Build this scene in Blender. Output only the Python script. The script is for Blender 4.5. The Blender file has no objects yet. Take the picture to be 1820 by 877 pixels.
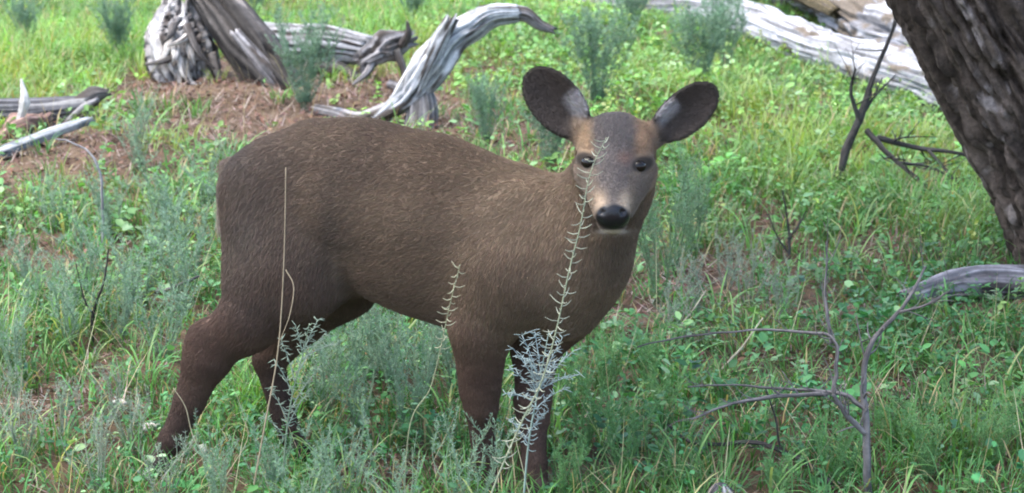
import bpy, math, random
import numpy as np
from mathutils import Vector, Matrix

# ------------------------------------------------------------------ camera, sky, sun, exposure
SC = bpy.context.scene
COL = SC.collection
rng = np.random.default_rng(7)
random.seed(7)
CAM_H, PITCH, F_PX, CX, CY = 1.7, math.radians(13.5), 3240.0, 910.0, 438.5

cam_data = bpy.data.cameras.new('camera')
cam_data.sensor_width = 36.0
cam_data.lens = 36.0 * F_PX / 1820.0
cam_data.clip_start = 0.05
cam_data.clip_end = 300.0
cam_data.dof.use_dof = True
cam_data.dof.focus_distance = 4.75
cam_data.dof.aperture_fstop = 6.0
cam = bpy.data.objects.new('camera', cam_data)
cam.location = (0, 0, CAM_H)
cam.rotation_euler = (math.pi / 2 - PITCH, 0, 0)
COL.objects.link(cam)
SC.camera = cam

SUN_EL, SUN_AZ = math.radians(66), math.radians(-100)     # azimuth from +Y towards +X
world = bpy.data.worlds.new('World')
SC.world = world
world.use_nodes = True
wn = world.node_tree
sky = wn.nodes.new('ShaderNodeTexSky')
sky.sky_type = 'NISHITA'
sky.sun_disc = False
sky.sun_elevation = SUN_EL
sky.sun_rotation = SUN_AZ
sky.air_density = 1.0
sky.dust_density = 3.0
bg = wn.nodes['Background']
wn.links.new(sky.outputs[0], bg.inputs[0])
bg.inputs[1].default_value = 0.15

sun_data = bpy.data.lights.new('sun', 'SUN')
sun_data.energy = 1.1
sun_data.angle = math.radians(50)
sun_data.color = (1.0, 0.96, 0.88)
sun = bpy.data.objects.new('sun', sun_data)
sd = Vector((math.sin(SUN_AZ) * math.cos(SUN_EL), math.cos(SUN_AZ) * math.cos(SUN_EL), math.sin(SUN_EL)))
sun.rotation_euler = (-sd).to_track_quat('-Z', 'Y').to_euler()
sun.location = sd * 30
COL.objects.link(sun)

SC.view_settings.view_transform = 'Standard'
SC.view_settings.look = 'None'
SC.view_settings.gamma = 1.0
SC.view_settings.use_curve_mapping = False
SC.view_settings.exposure = 2.2
SC.render.engine = 'CYCLES'
SC.cycles.use_denoising = True
SC.cycles.max_bounces = 6
SC.cycles.filter_width = 1.9

# ------------------------------------------------------------------ geometry of the place
CT, ST = math.cos(PITCH), math.sin(PITCH)

def at(px, py, Y):
    """point at forward distance Y (metres) on the line through a spot of the photograph"""
    u, v = (px - CX) / F_PX, (py - CY) / F_PX
    d = np.array([u, CT - v * ST, -ST - v * CT])
    return np.array([0, 0, CAM_H]) + d * (Y / d[1])

MOUNDS = []
def ground_h(x, y):
    x = np.asarray(x, float); y = np.asarray(y, float)
    amp = np.clip((y - 5.2) / 2.5, 0, 1)
    z = amp * (0.035 * np.sin(x * 1.7 + 0.6 * y) + 0.03 * np.sin(y * 1.3 - x * 0.8 + 2) + 0.015 * np.sin(3.1 * x + 2.2 * y))
    for mx, my, rx, ry, h in MOUNDS:
        z = z + h * np.exp(-((x - mx) / rx) ** 2 - ((y - my) / ry) ** 2)
    return z

def gxy(px, py):
    """where the line through a spot of the photograph meets the level ground"""
    u, v = (px - CX) / F_PX, (py - CY) / F_PX
    d = np.array([u, CT - v * ST, -ST - v * CT])
    t = CAM_H / -d[2]
    return d[0] * t, d[1] * t

def gpt(px, py, dz=0.0):
    x, y = gxy(px, py)
    return np.array([x, y, float(ground_h(x, y)) + dz])

_m = gxy(420, 185); MOUNDS.append((_m[0], _m[1], 0.75, 1.3, 0.12))
_m = gxy(110, 300); MOUNDS.append((_m[0], _m[1], 0.5, 0.7, 0.05))
_m = gxy(1450, 90); MOUNDS.append((_m[0] + .3, _m[1] + 1.0, 2.2, 1.2, 0.10))

def vhash(i, j, k, seed):
    h = (i * 374761393 + j * 668265263 + k * 2147483647 + seed * 974634777) & 0xffffffff
    h = ((h ^ (h >> 13)) * 1274126177) & 0xffffffff
    return ((h ^ (h >> 16)) & 0xffff) / 65535.0

def vnoise(p, seed=0):
    """vectorised value noise, p (n,3) -> 0..1"""
    p = np.asarray(p, float)
    i = np.floor(p).astype(np.int64); f = p - i
    f = f * f * (3 - 2 * f)
    out = 0
    for dx in (0, 1):
        for dy in (0, 1):
            for dz in (0, 1):
                w = (f[:, 0] if dx else 1 - f[:, 0]) * (f[:, 1] if dy else 1 - f[:, 1]) * (f[:, 2] if dz else 1 - f[:, 2])
                out = out + w * vhash(i[:, 0] + dx, i[:, 1] + dy, i[:, 2] + dz, seed)
    return out

def fbm(p, seed=0, octaves=3):
    p = np.asarray(p, float); s = 0; a = 0.5; t = 0
    for o in range(octaves):
        s = s + a * vnoise(p * 2 ** o, seed + o * 17); t += a; a *= 0.5
    return s / t

# ------------------------------------------------------------------ mesh and object helpers
class MB:
    """collects vertices, faces and vertex colours of ONE mesh"""
    def __init__(self):
        self.v, self.q, self.t, self.c, self.n = [], [], [], [], 0
    def add(self, v, quads=None, tris=None, col=(1, 1, 1)):
        v = np.asarray(v, float).reshape(-1, 3)
        col = np.asarray(col, float)
        if col.ndim == 1: col = np.tile(col, (len(v), 1))
        self.v.append(v); self.c.append(col)
        if quads is not None and len(quads): self.q.append(np.asarray(quads) + self.n)
        if tris is not None and len(tris): self.t.append(np.asarray(tris) + self.n)
        self.n += len(v)
    def mesh(self, name, mat, smooth=True, extra=None):
        v = np.concatenate(self.v); c = np.concatenate(self.c)
        q = np.concatenate(self.q).reshape(-1) if self.q else np.zeros(0, int)
        t = np.concatenate(self.t).reshape(-1) if self.t else np.zeros(0, int)
        nq, nt = len(q) // 4, len(t) // 3
        me = bpy.data.meshes.new(name)
        me.vertices.add(len(v)); me.vertices.foreach_set('co', v.astype(np.float32).ravel())
        loops = np.concatenate([q, t]).astype(np.int32)
        me.loops.add(len(loops)); me.loops.foreach_set('vertex_index', loops)
        me.polygons.add(nq + nt)
        ls = np.concatenate([np.arange(nq) * 4, nq * 4 + np.arange(nt) * 3]).astype(np.int32)
        me.polygons.foreach_set('loop_start', ls)
        me.polygons.foreach_set('use_smooth', np.full(nq + nt, smooth))
        ca = me.color_attributes.new('Col', 'FLOAT_COLOR', 'POINT')
        ca.data.foreach_set('color', np.hstack([np.clip(c, 0, 1), np.ones((len(c), 1))]).astype(np.float32).ravel())
        if extra:
            for k, arr in extra.items():
                a = me.attributes.new(k, 'FLOAT', 'POINT'); a.data.foreach_set('value', np.asarray(arr, np.float32))
        me.update(calc_edges=True); me.validate()
        me.materials.append(mat)
        return me

def link(name, data, parent=None, loc=None):
    o = bpy.data.objects.new(name, data); COL.objects.link(o)
    if parent is not None: o.parent = parent
    if loc is not None: o.location = Vector([float(a) for a in loc])
    return o

def tag(o, label=None, cat=None, group=None, kind=None):
    if label: o['label'] = label
    if cat: o['category'] = cat
    if group: o['group'] = group
    if kind: o['kind'] = kind
    return o

def empty(name, loc):
    o = bpy.data.objects.new(name, None); COL.objects.link(o)
    o.empty_display_size = 0.05
    o.location = Vector([float(a) for a in loc])
    return o

def catmull(pts, n):
    P = np.asarray(pts, float)
    if len(P) == 2:
        t = np.linspace(0, 1, n)[:, None]; return P[0] * (1 - t) + P[1] * t
    P = np.vstack([2 * P[0] - P[1], P, 2 * P[-1] - P[-2]])
    m = len(P) - 3
    u = np.linspace(0, m - 1e-6, n); i = u.astype(int); f = (u - i)[:, None]
    a, b, c, d = P[i], P[i + 1], P[i + 2], P[i + 3]
    return 0.5 * (2 * b + (c - a) * f + (2 * a - 5 * b + 4 * c - d) * f ** 2 + (3 * b - a - 3 * c + d) * f ** 3)

def frames(C):
    T = np.gradient(C, axis=0); T /= np.linalg.norm(T, axis=1)[:, None] + 1e-9
    n = np.cross(T[0], [0.31, 0.87, 0.39]); n /= np.linalg.norm(n)
    N = np.zeros_like(C)
    for i in range(len(C)):
        n = n - T[i] * np.dot(n, T[i]); n = n / (np.linalg.norm(n) + 1e-9); N[i] = n
    return T, N, np.cross(T, N)

def tube(mb, pts, radii, rings=12, sides=6, col=(1, 1, 1), disp=None, colfn=None, cap=0.5, jag=0.0, seed=0):
    """a tapered tube along a smooth path; disp(theta, s, r) gives radial displacement factors"""
    C = catmull(pts, rings)
    R = np.interp(np.linspace(0, 1, rings), np.linspace(0, 1, len(radii)), radii)
    T, N, B = frames(C)
    th = np.linspace(0, 2 * math.pi, sides, endpoint=False)
    S = np.concatenate([[0], np.cumsum(np.linalg.norm(np.diff(C, axis=0), axis=1))])
    TH, SS = np.meshgrid(th, S); RR = np.repeat(R[:, None], sides, 1)
    d = disp(TH, SS, RR) if disp is not None else np.zeros_like(RR)
    rad = RR * (1 + d)
    V = C[:, None, :] + rad[..., None] * (np.cos(TH)[..., None] * N[:, None, :] + np.sin(TH)[..., None] * B[:, None, :])
    if jag > 0:       # splintered ends
        lo, hi = 0, rings - 1
        jr = np.random.default_rng(seed + 5)
        k = jr.random(sides)
        k = 0.6 * k + 0.4 * np.roll(k, 1)
        V[hi] += T[hi] * (jag * (k - 0.3))[:, None]
        k2 = jr.random(sides); k2 = 0.6 * k2 + 0.4 * np.roll(k2, 1)
        V[lo] -= T[lo] * (jag * (k2 - 0.3))[:, None]
    n0 = rings * sides
    V = V.reshape(-1, 3)
    i = np.arange(rings - 1)[:, None] * sides + np.arange(sides)[None, :]
    j = np.arange(rings - 1)[:, None] * sides + (np.arange(sides)[None, :] + 1) % sides
    Q = np.stack([i, j, j + sides, i + sides], -1).reshape(-1, 4)
    e0 = C[0] - T[0] * R[0] * cap; e1 = C[-1] + T[-1] * R[-1] * cap
    a = np.arange(sides); b = (a + 1) % sides
    TR = np.vstack([np.stack([b, a, np.full(sides, n0)], -1),
                    np.stack([a + n0 - sides, b + n0 - sides, np.full(sides, n0 + 1)], -1)])
    V = np.vstack([V, e0, e1])
    if colfn is not None:
        cc = colfn(TH.ravel(), SS.ravel(), V[:n0]); cc = np.vstack([cc, cc[0], cc[-1]])
    else: cc = np.asarray(col, float)
    mb.add(V, Q, TR, cc)
    return C

def tree_nodes(name):
    m = bpy.data.materials.new(name); m.use_nodes = True
    nt = m.node_tree; nt.nodes.clear()
    out = nt.nodes.new('ShaderNodeOutputMaterial')
    return m, nt, out

def N(nt, kind, **kw):
    n = nt.nodes.new(kind)
    for k, v in kw.items():
        if k.startswith('i_'):
            n.inputs[int(k[2:]) if k[2:].isdigit() else k[2:].replace('_', ' ')].default_value = v
        else: setattr(n, k, v)
    return n

def leaf_mat(name, trans=0.35, rough=0.5, tint=(1.25, 1.2, 0.6)):
    m, nt, out = tree_nodes(name); L = nt.links.new
    at_ = N(nt, 'ShaderNodeAttribute', attribute_name='Col')
    p = N(nt, 'ShaderNodeBsdfPrincipled'); p.inputs['Roughness'].default_value = rough
    p.inputs['Specular IOR Level'].default_value = 0.35
    tr = N(nt, 'ShaderNodeBsdfTranslucent')
    mul = N(nt, 'ShaderNodeMix', data_type='RGBA', blend_type='MULTIPLY'); mul.inputs[0].default_value = 1
    L(at_.outputs['Color'], mul.inputs[6]); mul.inputs[7].default_value = (*tint, 1)
    L(at_.outputs['Color'], p.inputs['Base Color']); L(mul.outputs[2], tr.inputs['Color'])
    mx = N(nt, 'ShaderNodeMixShader'); mx.inputs[0].default_value = trans
    L(p.outputs[0], mx.inputs[1]); L(tr.outputs[0], mx.inputs[2]); L(mx.outputs[0], out.inputs[0])
    return m

def wood_mat(name, rough=0.8, scale=30.0, bump=0.4, var=0.35, stretch=1.0):
    """colour from the vertex colours, broken up by fine grain"""
    m, nt, out = tree_nodes(name); L = nt.links.new
    at_ = N(nt, 'ShaderNodeAttribute', attribute_name='Col')
    tc = N(nt, 'ShaderNodeTexCoord')
    n1 = N(nt, 'ShaderNodeTexNoise'); n1.inputs['Scale'].default_value = scale; n1.inputs['Detail'].default_value = 6
    n1.inputs['Roughness'].default_value = 0.7
    L(tc.outputs['Object'], n1.inputs['Vector'])
    rp = N(nt, 'ShaderNodeMapRange'); rp.inputs[1].default_value = 0.3; rp.inputs[2].default_value = 0.7
    rp.inputs[3].default_value = 1 - var; rp.inputs[4].default_value = 1 + var
    L(n1.outputs[0], rp.inputs[0])
    mul = N(nt, 'ShaderNodeVectorMath', operation='SCALE')
    L(at_.outputs['Color'], mul.inputs[0]); L(rp.outputs[0], mul.inputs['Scale'])
    p = N(nt, 'ShaderNodeBsdfPrincipled'); p.inputs['Roughness'].default_value = rough
    p.inputs['Specular IOR Level'].default_value = 0.25
    L(mul.outputs[0], p.inputs['Base Color'])
    b = N(nt, 'ShaderNodeBump'); b.inputs['Strength'].default_value = bump; b.inputs['Distance'].default_value = 0.01
    L(n1.outputs[0], b.inputs['Height']); L(b.outputs[0], p.inputs['Normal'])
    L(p.outputs[0], out.inputs[0])
    return m

M_GRASS = leaf_mat('grass_blades', 0.4, 0.45)
M_LEAF = leaf_mat('broad_leaves', 0.3, 0.5)
M_FEATHER = leaf_mat('needle_foliage', 0.3, 0.55, (1.1, 1.1, 0.8))
M_STEM = wood_mat('green_stem', 0.7, 60, 0.2, 0.25)
M_WOOD = wood_mat('weathered_wood', 0.85, 28, 0.5, 0.35)
M_BARK = wood_mat('bark', 0.9, 48, 0.9, 0.5)
M_TWIG = wood_mat('dead_twig', 0.85, 40, 0.3, 0.35)
M_LITTER = leaf_mat('dead_leaves', 0.1, 0.8, (1, 1, 1))

# ------------------------------------------------------------------ soil
def soil_mat():
    m, nt, out = tree_nodes('soil'); L = nt.links.new
    tc = N(nt, 'ShaderNodeTexCoord')
    a = N(nt, 'ShaderNodeTexNoise'); a.inputs['Scale'].default_value = 1.4; a.inputs['Detail'].default_value = 5
    b = N(nt, 'ShaderNodeTexNoise'); b.inputs['Scale'].default_value = 55; b.inputs['Detail'].default_value = 8; b.inputs['Roughness'].default_value = 0.75
    L(tc.outputs['Object'], a.inputs['Vector']); L(tc.outputs['Object'], b.inputs['Vector'])
    r1 = N(nt, 'ShaderNodeValToRGB'); r1.color_ramp.elements[0].position = 0.38; r1.color_ramp.elements[1].position = 0.62
    r1.color_ramp.elements[0].color = (0.085, 0.06, 0.04, 1); r1.color_ramp.elements[1].color = (0.16, 0.12, 0.085, 1)
    r2 = N(nt, 'ShaderNodeValToRGB'); r2.color_ramp.elements[0].position = 0.3; r2.color_ramp.elements[1].position = 0.7
    r2.color_ramp.elements[0].color = (0.35, 0.32, 0.3, 1); r2.color_ramp.elements[1].color = (1.5, 1.4, 1.3, 1)
    L(a.outputs[0], r1.inputs[0]); L(b.outputs[0], r2.inputs[0])
    mx = N(nt, 'ShaderNodeMix', data_type='RGBA', blend_type='MULTIPLY'); mx.inputs[0].default_value = 1
    L(r1.outputs[0], mx.inputs[6]); L(r2.outputs[0], mx.inputs[7])
    p = N(nt, 'ShaderNodeBsdfPrincipled'); p.inputs['Roughness'].default_value = 0.95
    p.inputs['Specular IOR Level'].default_value = 0.15
    L(mx.outputs[2], p.inputs['Base Color'])
    bp = N(nt, 'ShaderNodeBump'); bp.inputs['Strength'].default_value = 0.8; bp.inputs['Distance'].default_value = 0.02
    L(b.outputs[0], bp.inputs['Height']); L(bp.outputs[0], p.inputs['Normal'])
    L(p.outputs[0], out.inputs[0])
    return m

def build_ground():
    xs = np.concatenate([np.linspace(-60, -12, 13)[:-1], np.linspace(-12, 12, 241), np.linspace(12, 60, 13)[1:]])
    ys = np.concatenate([np.linspace(-40, 2, 12)[:-1], np.linspace(2, 22, 201), np.linspace(22, 120, 20)[1:]])
    X, Y = np.meshgrid(xs, ys)
    Z = ground_h(X, Y)
    p = np.stack([X.ravel() * 7, Y.ravel() * 7, np.zeros(X.size)], 1)
    Z = Z + (fbm(p, 3, 2).reshape(X.shape) - 0.5) * 0.03 - 0.008
    nx, ny = len(xs), len(ys)
    i = (np.arange(ny - 1)[:, None] * nx + np.arange(nx - 1)[None, :])
    Q = np.stack([i, i + 1, i + 1 + nx, i + nx], -1).reshape(-1, 4)
    mb = MB(); mb.add(np.stack([X, Y, Z], -1), Q, None, (0.1, 0.08, 0.06))
    tag(link('ground', mb.mesh('ground', soil_mat())), kind='structure')
build_ground()

# ------------------------------------------------------------------ where which plants grow: patches on the ground
def patch(px, py, rx, ry, w=1.0):
    x, y = gxy(px, py); return (x, y, rx, ry, w)
BARE = [patch(390, 165, .75, 1.5, 1.5), patch(470, 235, .7, 1.0, 1.3), patch(330, 215, .45, .8, .9), patch(660, 175, .55, 1.3, 1.4), patch(110, 315, .5, .6, 1.3), patch(60, 470, .25, .28, .8), patch(60, 250, .4, .6, 1.0),
        patch(90, 720, .24, .2, .8), patch(690, 835, .14, .12, 1.0), patch(1240, 490, .34, .4, 1.0), patch(1570, 705, .14, .13, 1.0), patch(800, 230, .4, .8, 1.1),
        patch(1560, 455, .25, .3, .8), patch(1490, 560, .12, .14, .8), patch(900, 250, .3, .7, .9), patch(1130, 560, .25, .25, .8), patch(230, 640, .12, .1, .6), patch(1390, 640, .16, .12, .6), patch(1330, 390, .2, .25, .6), patch(1440, 210, .3, .5, .6), patch(1620, 320, .25, .35, .7), patch(1230, 270, .2, .4, .5)]
TALL = [patch(1370, 300, .5, .9, .6), patch(1300, 200, .4, 1.0, .5), patch(1500, 250, .4, .8, .5), patch(1640, 380, .5, .7, .6), patch(150, 90, 1.3, 3., .9), patch(660, 50, .9, 2.5, .6), patch(60, 590, .25, .3, .6),
        patch(1720, 800, .3, .25, .6), patch(480, 720, .12, .15, .8), patch(1000, 60, .8, 2.5, .3), patch(1760, 400, .4, .5, .6)]
COVER = [patch(1600, 600, .45, .45, 1.), patch(1720, 640, .4, .4, 1.), patch(1080, 650, .22, .3, 1.), patch(1120, 780, .25, .25, .9), patch(720, 650, .25, .3, .8),
         patch(1030, 100, .9, 2.5, 1.), patch(1250, 640, .25, .3, .6), patch(300, 480, .3, .4, .5), patch(1560, 520, .3, .3, .8), patch(1350, 760, .3, .25, .8),
         patch(1700, 450, .4, .5, .6), patch(900, 150, .6, 2., .7), patch(640, 560, .3, .5, .5), patch(1480, 330, .6, 1., .8), patch(1300, 330, .5, .8, .8), patch(1600, 250, .5, 1., .7), patch(90, 400, .3, .4, .5), patch(760, 780, .15, .15, .6)]
def field(P, x, y):
    s = np.zeros_like(x)
    for a, b, rx, ry, w in P: s = np.maximum(s, w * np.exp(-((x - a) / rx) ** 2 - ((y - b) / ry) ** 2))
    return s

def sample_ground(n, power=1.3, y0=3.3, y1=19.0, margin=0.9):
    """random spots of the clearing; sparser with distance"""
    y = ((rng.random(n) * (y1 ** (2 - power) - y0 ** (2 - power))) + y0 ** (2 - power)) ** (1 / (2 - power))
    half = y * 0.30 + margin
    x = (rng.random(n) * 2 - 1) * half
    return x, y

def blades(mb, base, h, w, az, lean, curl, col, K=3, twist=None):
    """grass blades: base (n,3), arching over in direction az"""
    n = len(base)
    d = np.stack([np.cos(az), np.sin(az), np.zeros(n)], 1)
    sa = az + math.pi / 2 if twist is None else az + math.pi / 2 + twist
    s = np.stack([np.cos(sa), np.sin(sa), np.zeros(n)], 1)
    V = np.zeros((n, 2 * K + 1, 3)); p = base.copy(); ang = lean.copy()
    for k in range(K):
        wk = (w * (1 - 0.28 * k / max(1, K - 1)) * (0.75 if k == 0 else 1))[:, None]
        V[:, 2 * k] = p - s * wk; V[:, 2 * k + 1] = p + s * wk
        p = p + (h / K)[:, None] * (np.sin(ang)[:, None] * d + np.cos(ang)[:, None] * np.array([0, 0, 1.0]))
        ang = ang + curl / K
    V[:, 2 * K] = p
    o = (np.arange(n) * (2 * K + 1))[:, None]
    Q = np.concatenate([o + np.array([2 * k, 2 * k + 1, 2 * k + 3, 2 * k + 2]) for k in range(K - 1)]).reshape(-1, 4)
    T = (o + np.array([2 * K - 2, 2 * K - 1, 2 * K])).reshape(-1, 3)
    mb.add(V.reshape(-1, 3), Q, T, np.repeat(col, 2 * K + 1, 0))

def jitter(col, n, v=0.25, hue=0.12):
    c = np.tile(np.asarray(col, float), (n, 1))
    c *= (1 + (rng.random((n, 1)) * 2 - 1) * v)
    c *= 1 + (rng.random((n, 3)) * 2 - 1) * hue
    return np.clip(c, 0.004, 1)

def mixc(a, b, t):
    return a * (1 - t[:, None]) + b * t[:, None]

def build_grass():
    mb = MB()
    nt = 23000
    x, y = sample_ground(nt)
    bare = field(BARE, x, y); tall = field(TALL, x, y)
    big = fbm(np.stack([x * 1.1, y * 0.8, x * 0], 1), 21, 3)
    keep = rng.random(nt) < np.clip(0.40 + 0.75 * tall + 0.9 * (big - 0.45), 0.05, 1) * np.clip(1 - bare, 0.02, 1)
    x, y, tall, big = x[keep], y[keep], tall[keep], big[keep]
    nb = rng.integers(8, 20, len(x))
    idx = np.repeat(np.arange(len(x)), nb); n = len(idx)
    rad = 0.012 + 0.045 * rng.random(n)
    a = rng.random(n) * 2 * math.pi
    bx, by = x[idx] + rad * np.cos(a), y[idx] + rad * np.sin(a)
    h = (0.07 + 0.13 * rng.random(n)) * (0.75 + 0.85 * tall[idx]) * (0.75 + 0.5 * rng.random(len(x)))[idx]
    near = np.clip((y[idx] - 4) / 6, 0, 1)
    w = (0.0013 + 0.0016 * rng.random(n)) * (1 + 0.9 * near)
    base = np.stack([bx, by, ground_h(bx, by) - 0.01], 1)
    tcol = mixc(jitter((0.068, 0.19, 0.055), len(x), .35, .12), jitter((0.185, 0.345, 0.085), len(x), .3, .14), np.clip(tall + (big - .5) * 1.2, 0, 1))
    pn = fbm(np.stack([x * 4, y * 3, 0 * x], 1), 33, 2); tcol = tcol * (0.55 + 0.95 * pn)[:, None]
    col = tcol[idx] * (0.7 + 0.6 * rng.random((n, 1)))
    yel = np.clip((fbm(np.stack([x * 2.2 + 40, y * 1.5, 0 * x], 1), 51, 2) - .5) * 5, 0, 1)[idx]
    col = mixc(col, jitter((.30, .37, .09), n, .3, .08), .6 * yel * np.clip((y[idx] - 5) / 4, 0, 1))
    dry = rng.random(n) < 0.12
    col[dry] = jitter((0.33, 0.28, 0.15), dry.sum(), .3, .08)
    blades(mb, base, h, w, a + rng.normal(0, .6, n), 0.1 + 0.45 * rng.random(n), 0.5 + 1.5 * rng.random(n), col)
    # long arching blades standing out of the turf
    nt = 2600
    x, y = sample_ground(nt, 1.2)
    keep = rng.random(nt) < np.clip(.35 + .7 * field(TALL, x, y) - .8 * field(BARE, x, y), .02, 1)
    x, y = x[keep], y[keep]; idx = np.repeat(np.arange(len(x)), rng.integers(4, 11, len(x))); n = len(idx)
    a = rng.random(n) * 6.283; bx, by = x[idx] + .02 * np.cos(a), y[idx] + .02 * np.sin(a)
    col = mixc(jitter((.14, .31, .09), n, .3, .1), jitter((.36, .40, .17), n, .2, .08), rng.random(n) ** 2.5)
    blades(mb, np.stack([bx, by, ground_h(bx, by) - .01], 1), (.16 + .2 * rng.random(n)) * np.clip(.55 + (y[idx] - 4) * .12, .5, 1), .0022 + .002 * rng.random(n), a, .15 + .5 * rng.random(n), 1.0 + 1.4 * rng.random(n), col, K=5)
    nd = 3000; x, y = sample_ground(nd, 1.2); a = rng.random(nd) * 6.283
    blades(mb, np.stack([x, y, ground_h(x, y)], 1), .1 + .25 * rng.random(nd), .0008 + .0008 * rng.random(nd), a, .2 + .9 * rng.random(nd), rng.normal(.2, .4, nd), jitter((.40, .35, .24), nd, .4, .06), K=3)
    o = link('grass', mb.mesh('grass', M_GRASS))
    tag(o, 'bright green grass growing in tufts all over the clearing', 'grass', kind='stuff')
build_grass()

def leaf_template():
    # a pointed oval leaf folded along the midrib, base at the origin, along +x
    v = np.array([[0, 0, 0], [.35, .30, .07], [.75, .24, .05], [1, 0, -.06], [.75, -.24, .05], [.35, -.30, .07], [.5, 0, -.01]])
    t = np.array([[0, 6, 1], [1, 6, 2], [2, 6, 3], [3, 6, 4], [4, 6, 5], [5, 6, 0]])
    return v, t

def scatter_leaves(mb, pos, size, az, pitch, roll, col, tmpl=None):
    v, t = tmpl or leaf_template()
    n = len(pos)
    ca, sa, cp, sp, cr, sr = np.cos(az), np.sin(az), np.cos(pitch), np.sin(pitch), np.cos(roll), np.sin(roll)
    ex = np.stack([ca * cp, sa * cp, sp], 1)
    ey0 = np.stack([-sa, ca, 0 * sa], 1); ez0 = np.cross(ex, ey0)
    ey = ey0 * cr[:, None] + ez0 * sr[:, None]; ez = np.cross(ex, ey)
    V = pos[:, None, :] + size[:, None, None] * (v[None, :, 0:1] * ex[:, None] + v[None, :, 1:2] * ey[:, None] + v[None, :, 2:3] * ez[:, None])
    o = (np.arange(n) * len(v))[:, None, None]
    mb.add(V.reshape(-1, 3), None, (o + t[None]).reshape(-1, 3), np.repeat(col, len(v), 0))

def build_cover():
    mb = MB()
    n0 = 42000
    x, y = sample_ground(n0, 1.4)
    bare = field(BARE, x, y); cov = field(COVER, x, y)
    big = fbm(np.stack([x * 1.6 + 9, y * 1.2, x * 0], 1), 5, 3)
    keep = rng.random(n0) < np.clip(0.30 + 0.85 * cov + 1.0 * (big - .5), 0.03, 1) * np.clip(1 - 0.95 * bare, 0.05, 1)
    x, y, cov, big = x[keep], y[keep], cov[keep], big[keep]
    far = np.clip((y - 4.5) / 7, 0, 1)
    k = rng.integers(3, 6, len(x)); idx = np.repeat(np.arange(len(x)), k); n = len(idx)
    hgt = (0.015 + 0.085 * rng.random(len(x)) ** 1.3) * (1 + .3 * cov)
    a = rng.random(n) * 6.283
    pos = np.stack([x[idx] + 0.006 * np.cos(a), y[idx] + 0.006 * np.sin(a), (ground_h(x, y) + hgt)[idx] + 0.012 * rng.normal(0, 1, n)], 1)
    size = (0.010 + 0.026 * rng.random(len(x)) ** 2.2)[idx] * (0.75 + .5 * rng.random(n)) * (1 + 0.9 * far[idx])
    pc = mixc(jitter((0.055, 0.18, 0.068), len(x), .4, .14), jitter((0.17, 0.335, 0.09), len(x), .35, .16), np.clip(far * 1.0 + (big - .5), 0, 1))  # near leaves darker and bluer: foreground shade put into their colour
    pale = rng.random(len(x)) < .12
    pc[pale] = jitter((0.22, 0.36, 0.18), pale.sum(), .25, .1)
    pc = pc * (0.55 + 0.95 * fbm(np.stack([x * 4.5, y * 3.5, 0 * x], 1), 37, 2))[:, None]
    scatter_leaves(mb, pos, size, a, rng.normal(0.15, .35, n), rng.normal(0, .35, n), pc[idx] * (0.85 + .3 * rng.random((n, 1))))
    # upright weeds, leaves all the way up the stem
    nw = 7000
    wx, wy = sample_ground(nw, 1.1)
    kp = rng.random(nw) < np.clip(.45 + .5 * field(TALL, wx, wy) + .3 * field(COVER, wx, wy) - .9 * field(BARE, wx, wy), .03, 1)
    wx, wy = wx[kp], wy[kp]; m = len(wx)
    wf = np.clip((wy - 4.5) / 6, 0, 1); wh = (.05 + .13 * rng.random(m)) * (.7 + .7 * wf); la, lt = rng.random(m) * 6.283, .35 * rng.random(m)
    wc = mixc(jitter((.065, .19, .075), m, .35, .15), jitter((.24, .37, .10), m, .35, .18), np.clip(wf + rng.normal(0, .3, m), 0, 1))  # weeds dimmer nearby, brighter far off: shade and light mixed into leaf colour
    wi = np.repeat(np.arange(m), rng.integers(7, 15, m)); wn_ = len(wi); t_ = rng.random(wn_) ** .7
    wb = np.stack([wx, wy, ground_h(wx, wy) - .01], 1)
    wd = np.stack([np.cos(la) * np.sin(lt), np.sin(la) * np.sin(lt), np.cos(lt)], 1)
    scatter_leaves(mb, wb[wi] + wd[wi] * (t_ * wh[wi])[:, None], (.011 + .02 * rng.random(m))[wi] * (1.15 - .5 * t_) * (1 + .5 * wf[wi]), rng.random(wn_) * 6.283, rng.normal(.35, .4, wn_), rng.normal(0, .4, wn_), wc[wi] * (.75 + .5 * rng.random((wn_, 1))))
    blades(mb, wb, wh * 1.05, np.full(m, .0011), la, lt, np.zeros(m), wc * .7, K=2)
    # thin stalks
    base = np.stack([x, y, ground_h(x, y) - 0.01], 1)
    blades(mb, base, hgt + 0.015, np.full(len(x), 0.0012), rng.random(len(x)) * 6.28, np.full(len(x), .05), np.full(len(x), .1), pc * .8, K=2)
    o = link('ground_cover', mb.mesh('ground_cover', M_LEAF))
    tag(o, 'low broad-leaved green weeds carpeting the clearing between the grass', 'weeds', kind='stuff')
build_cover()

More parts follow.
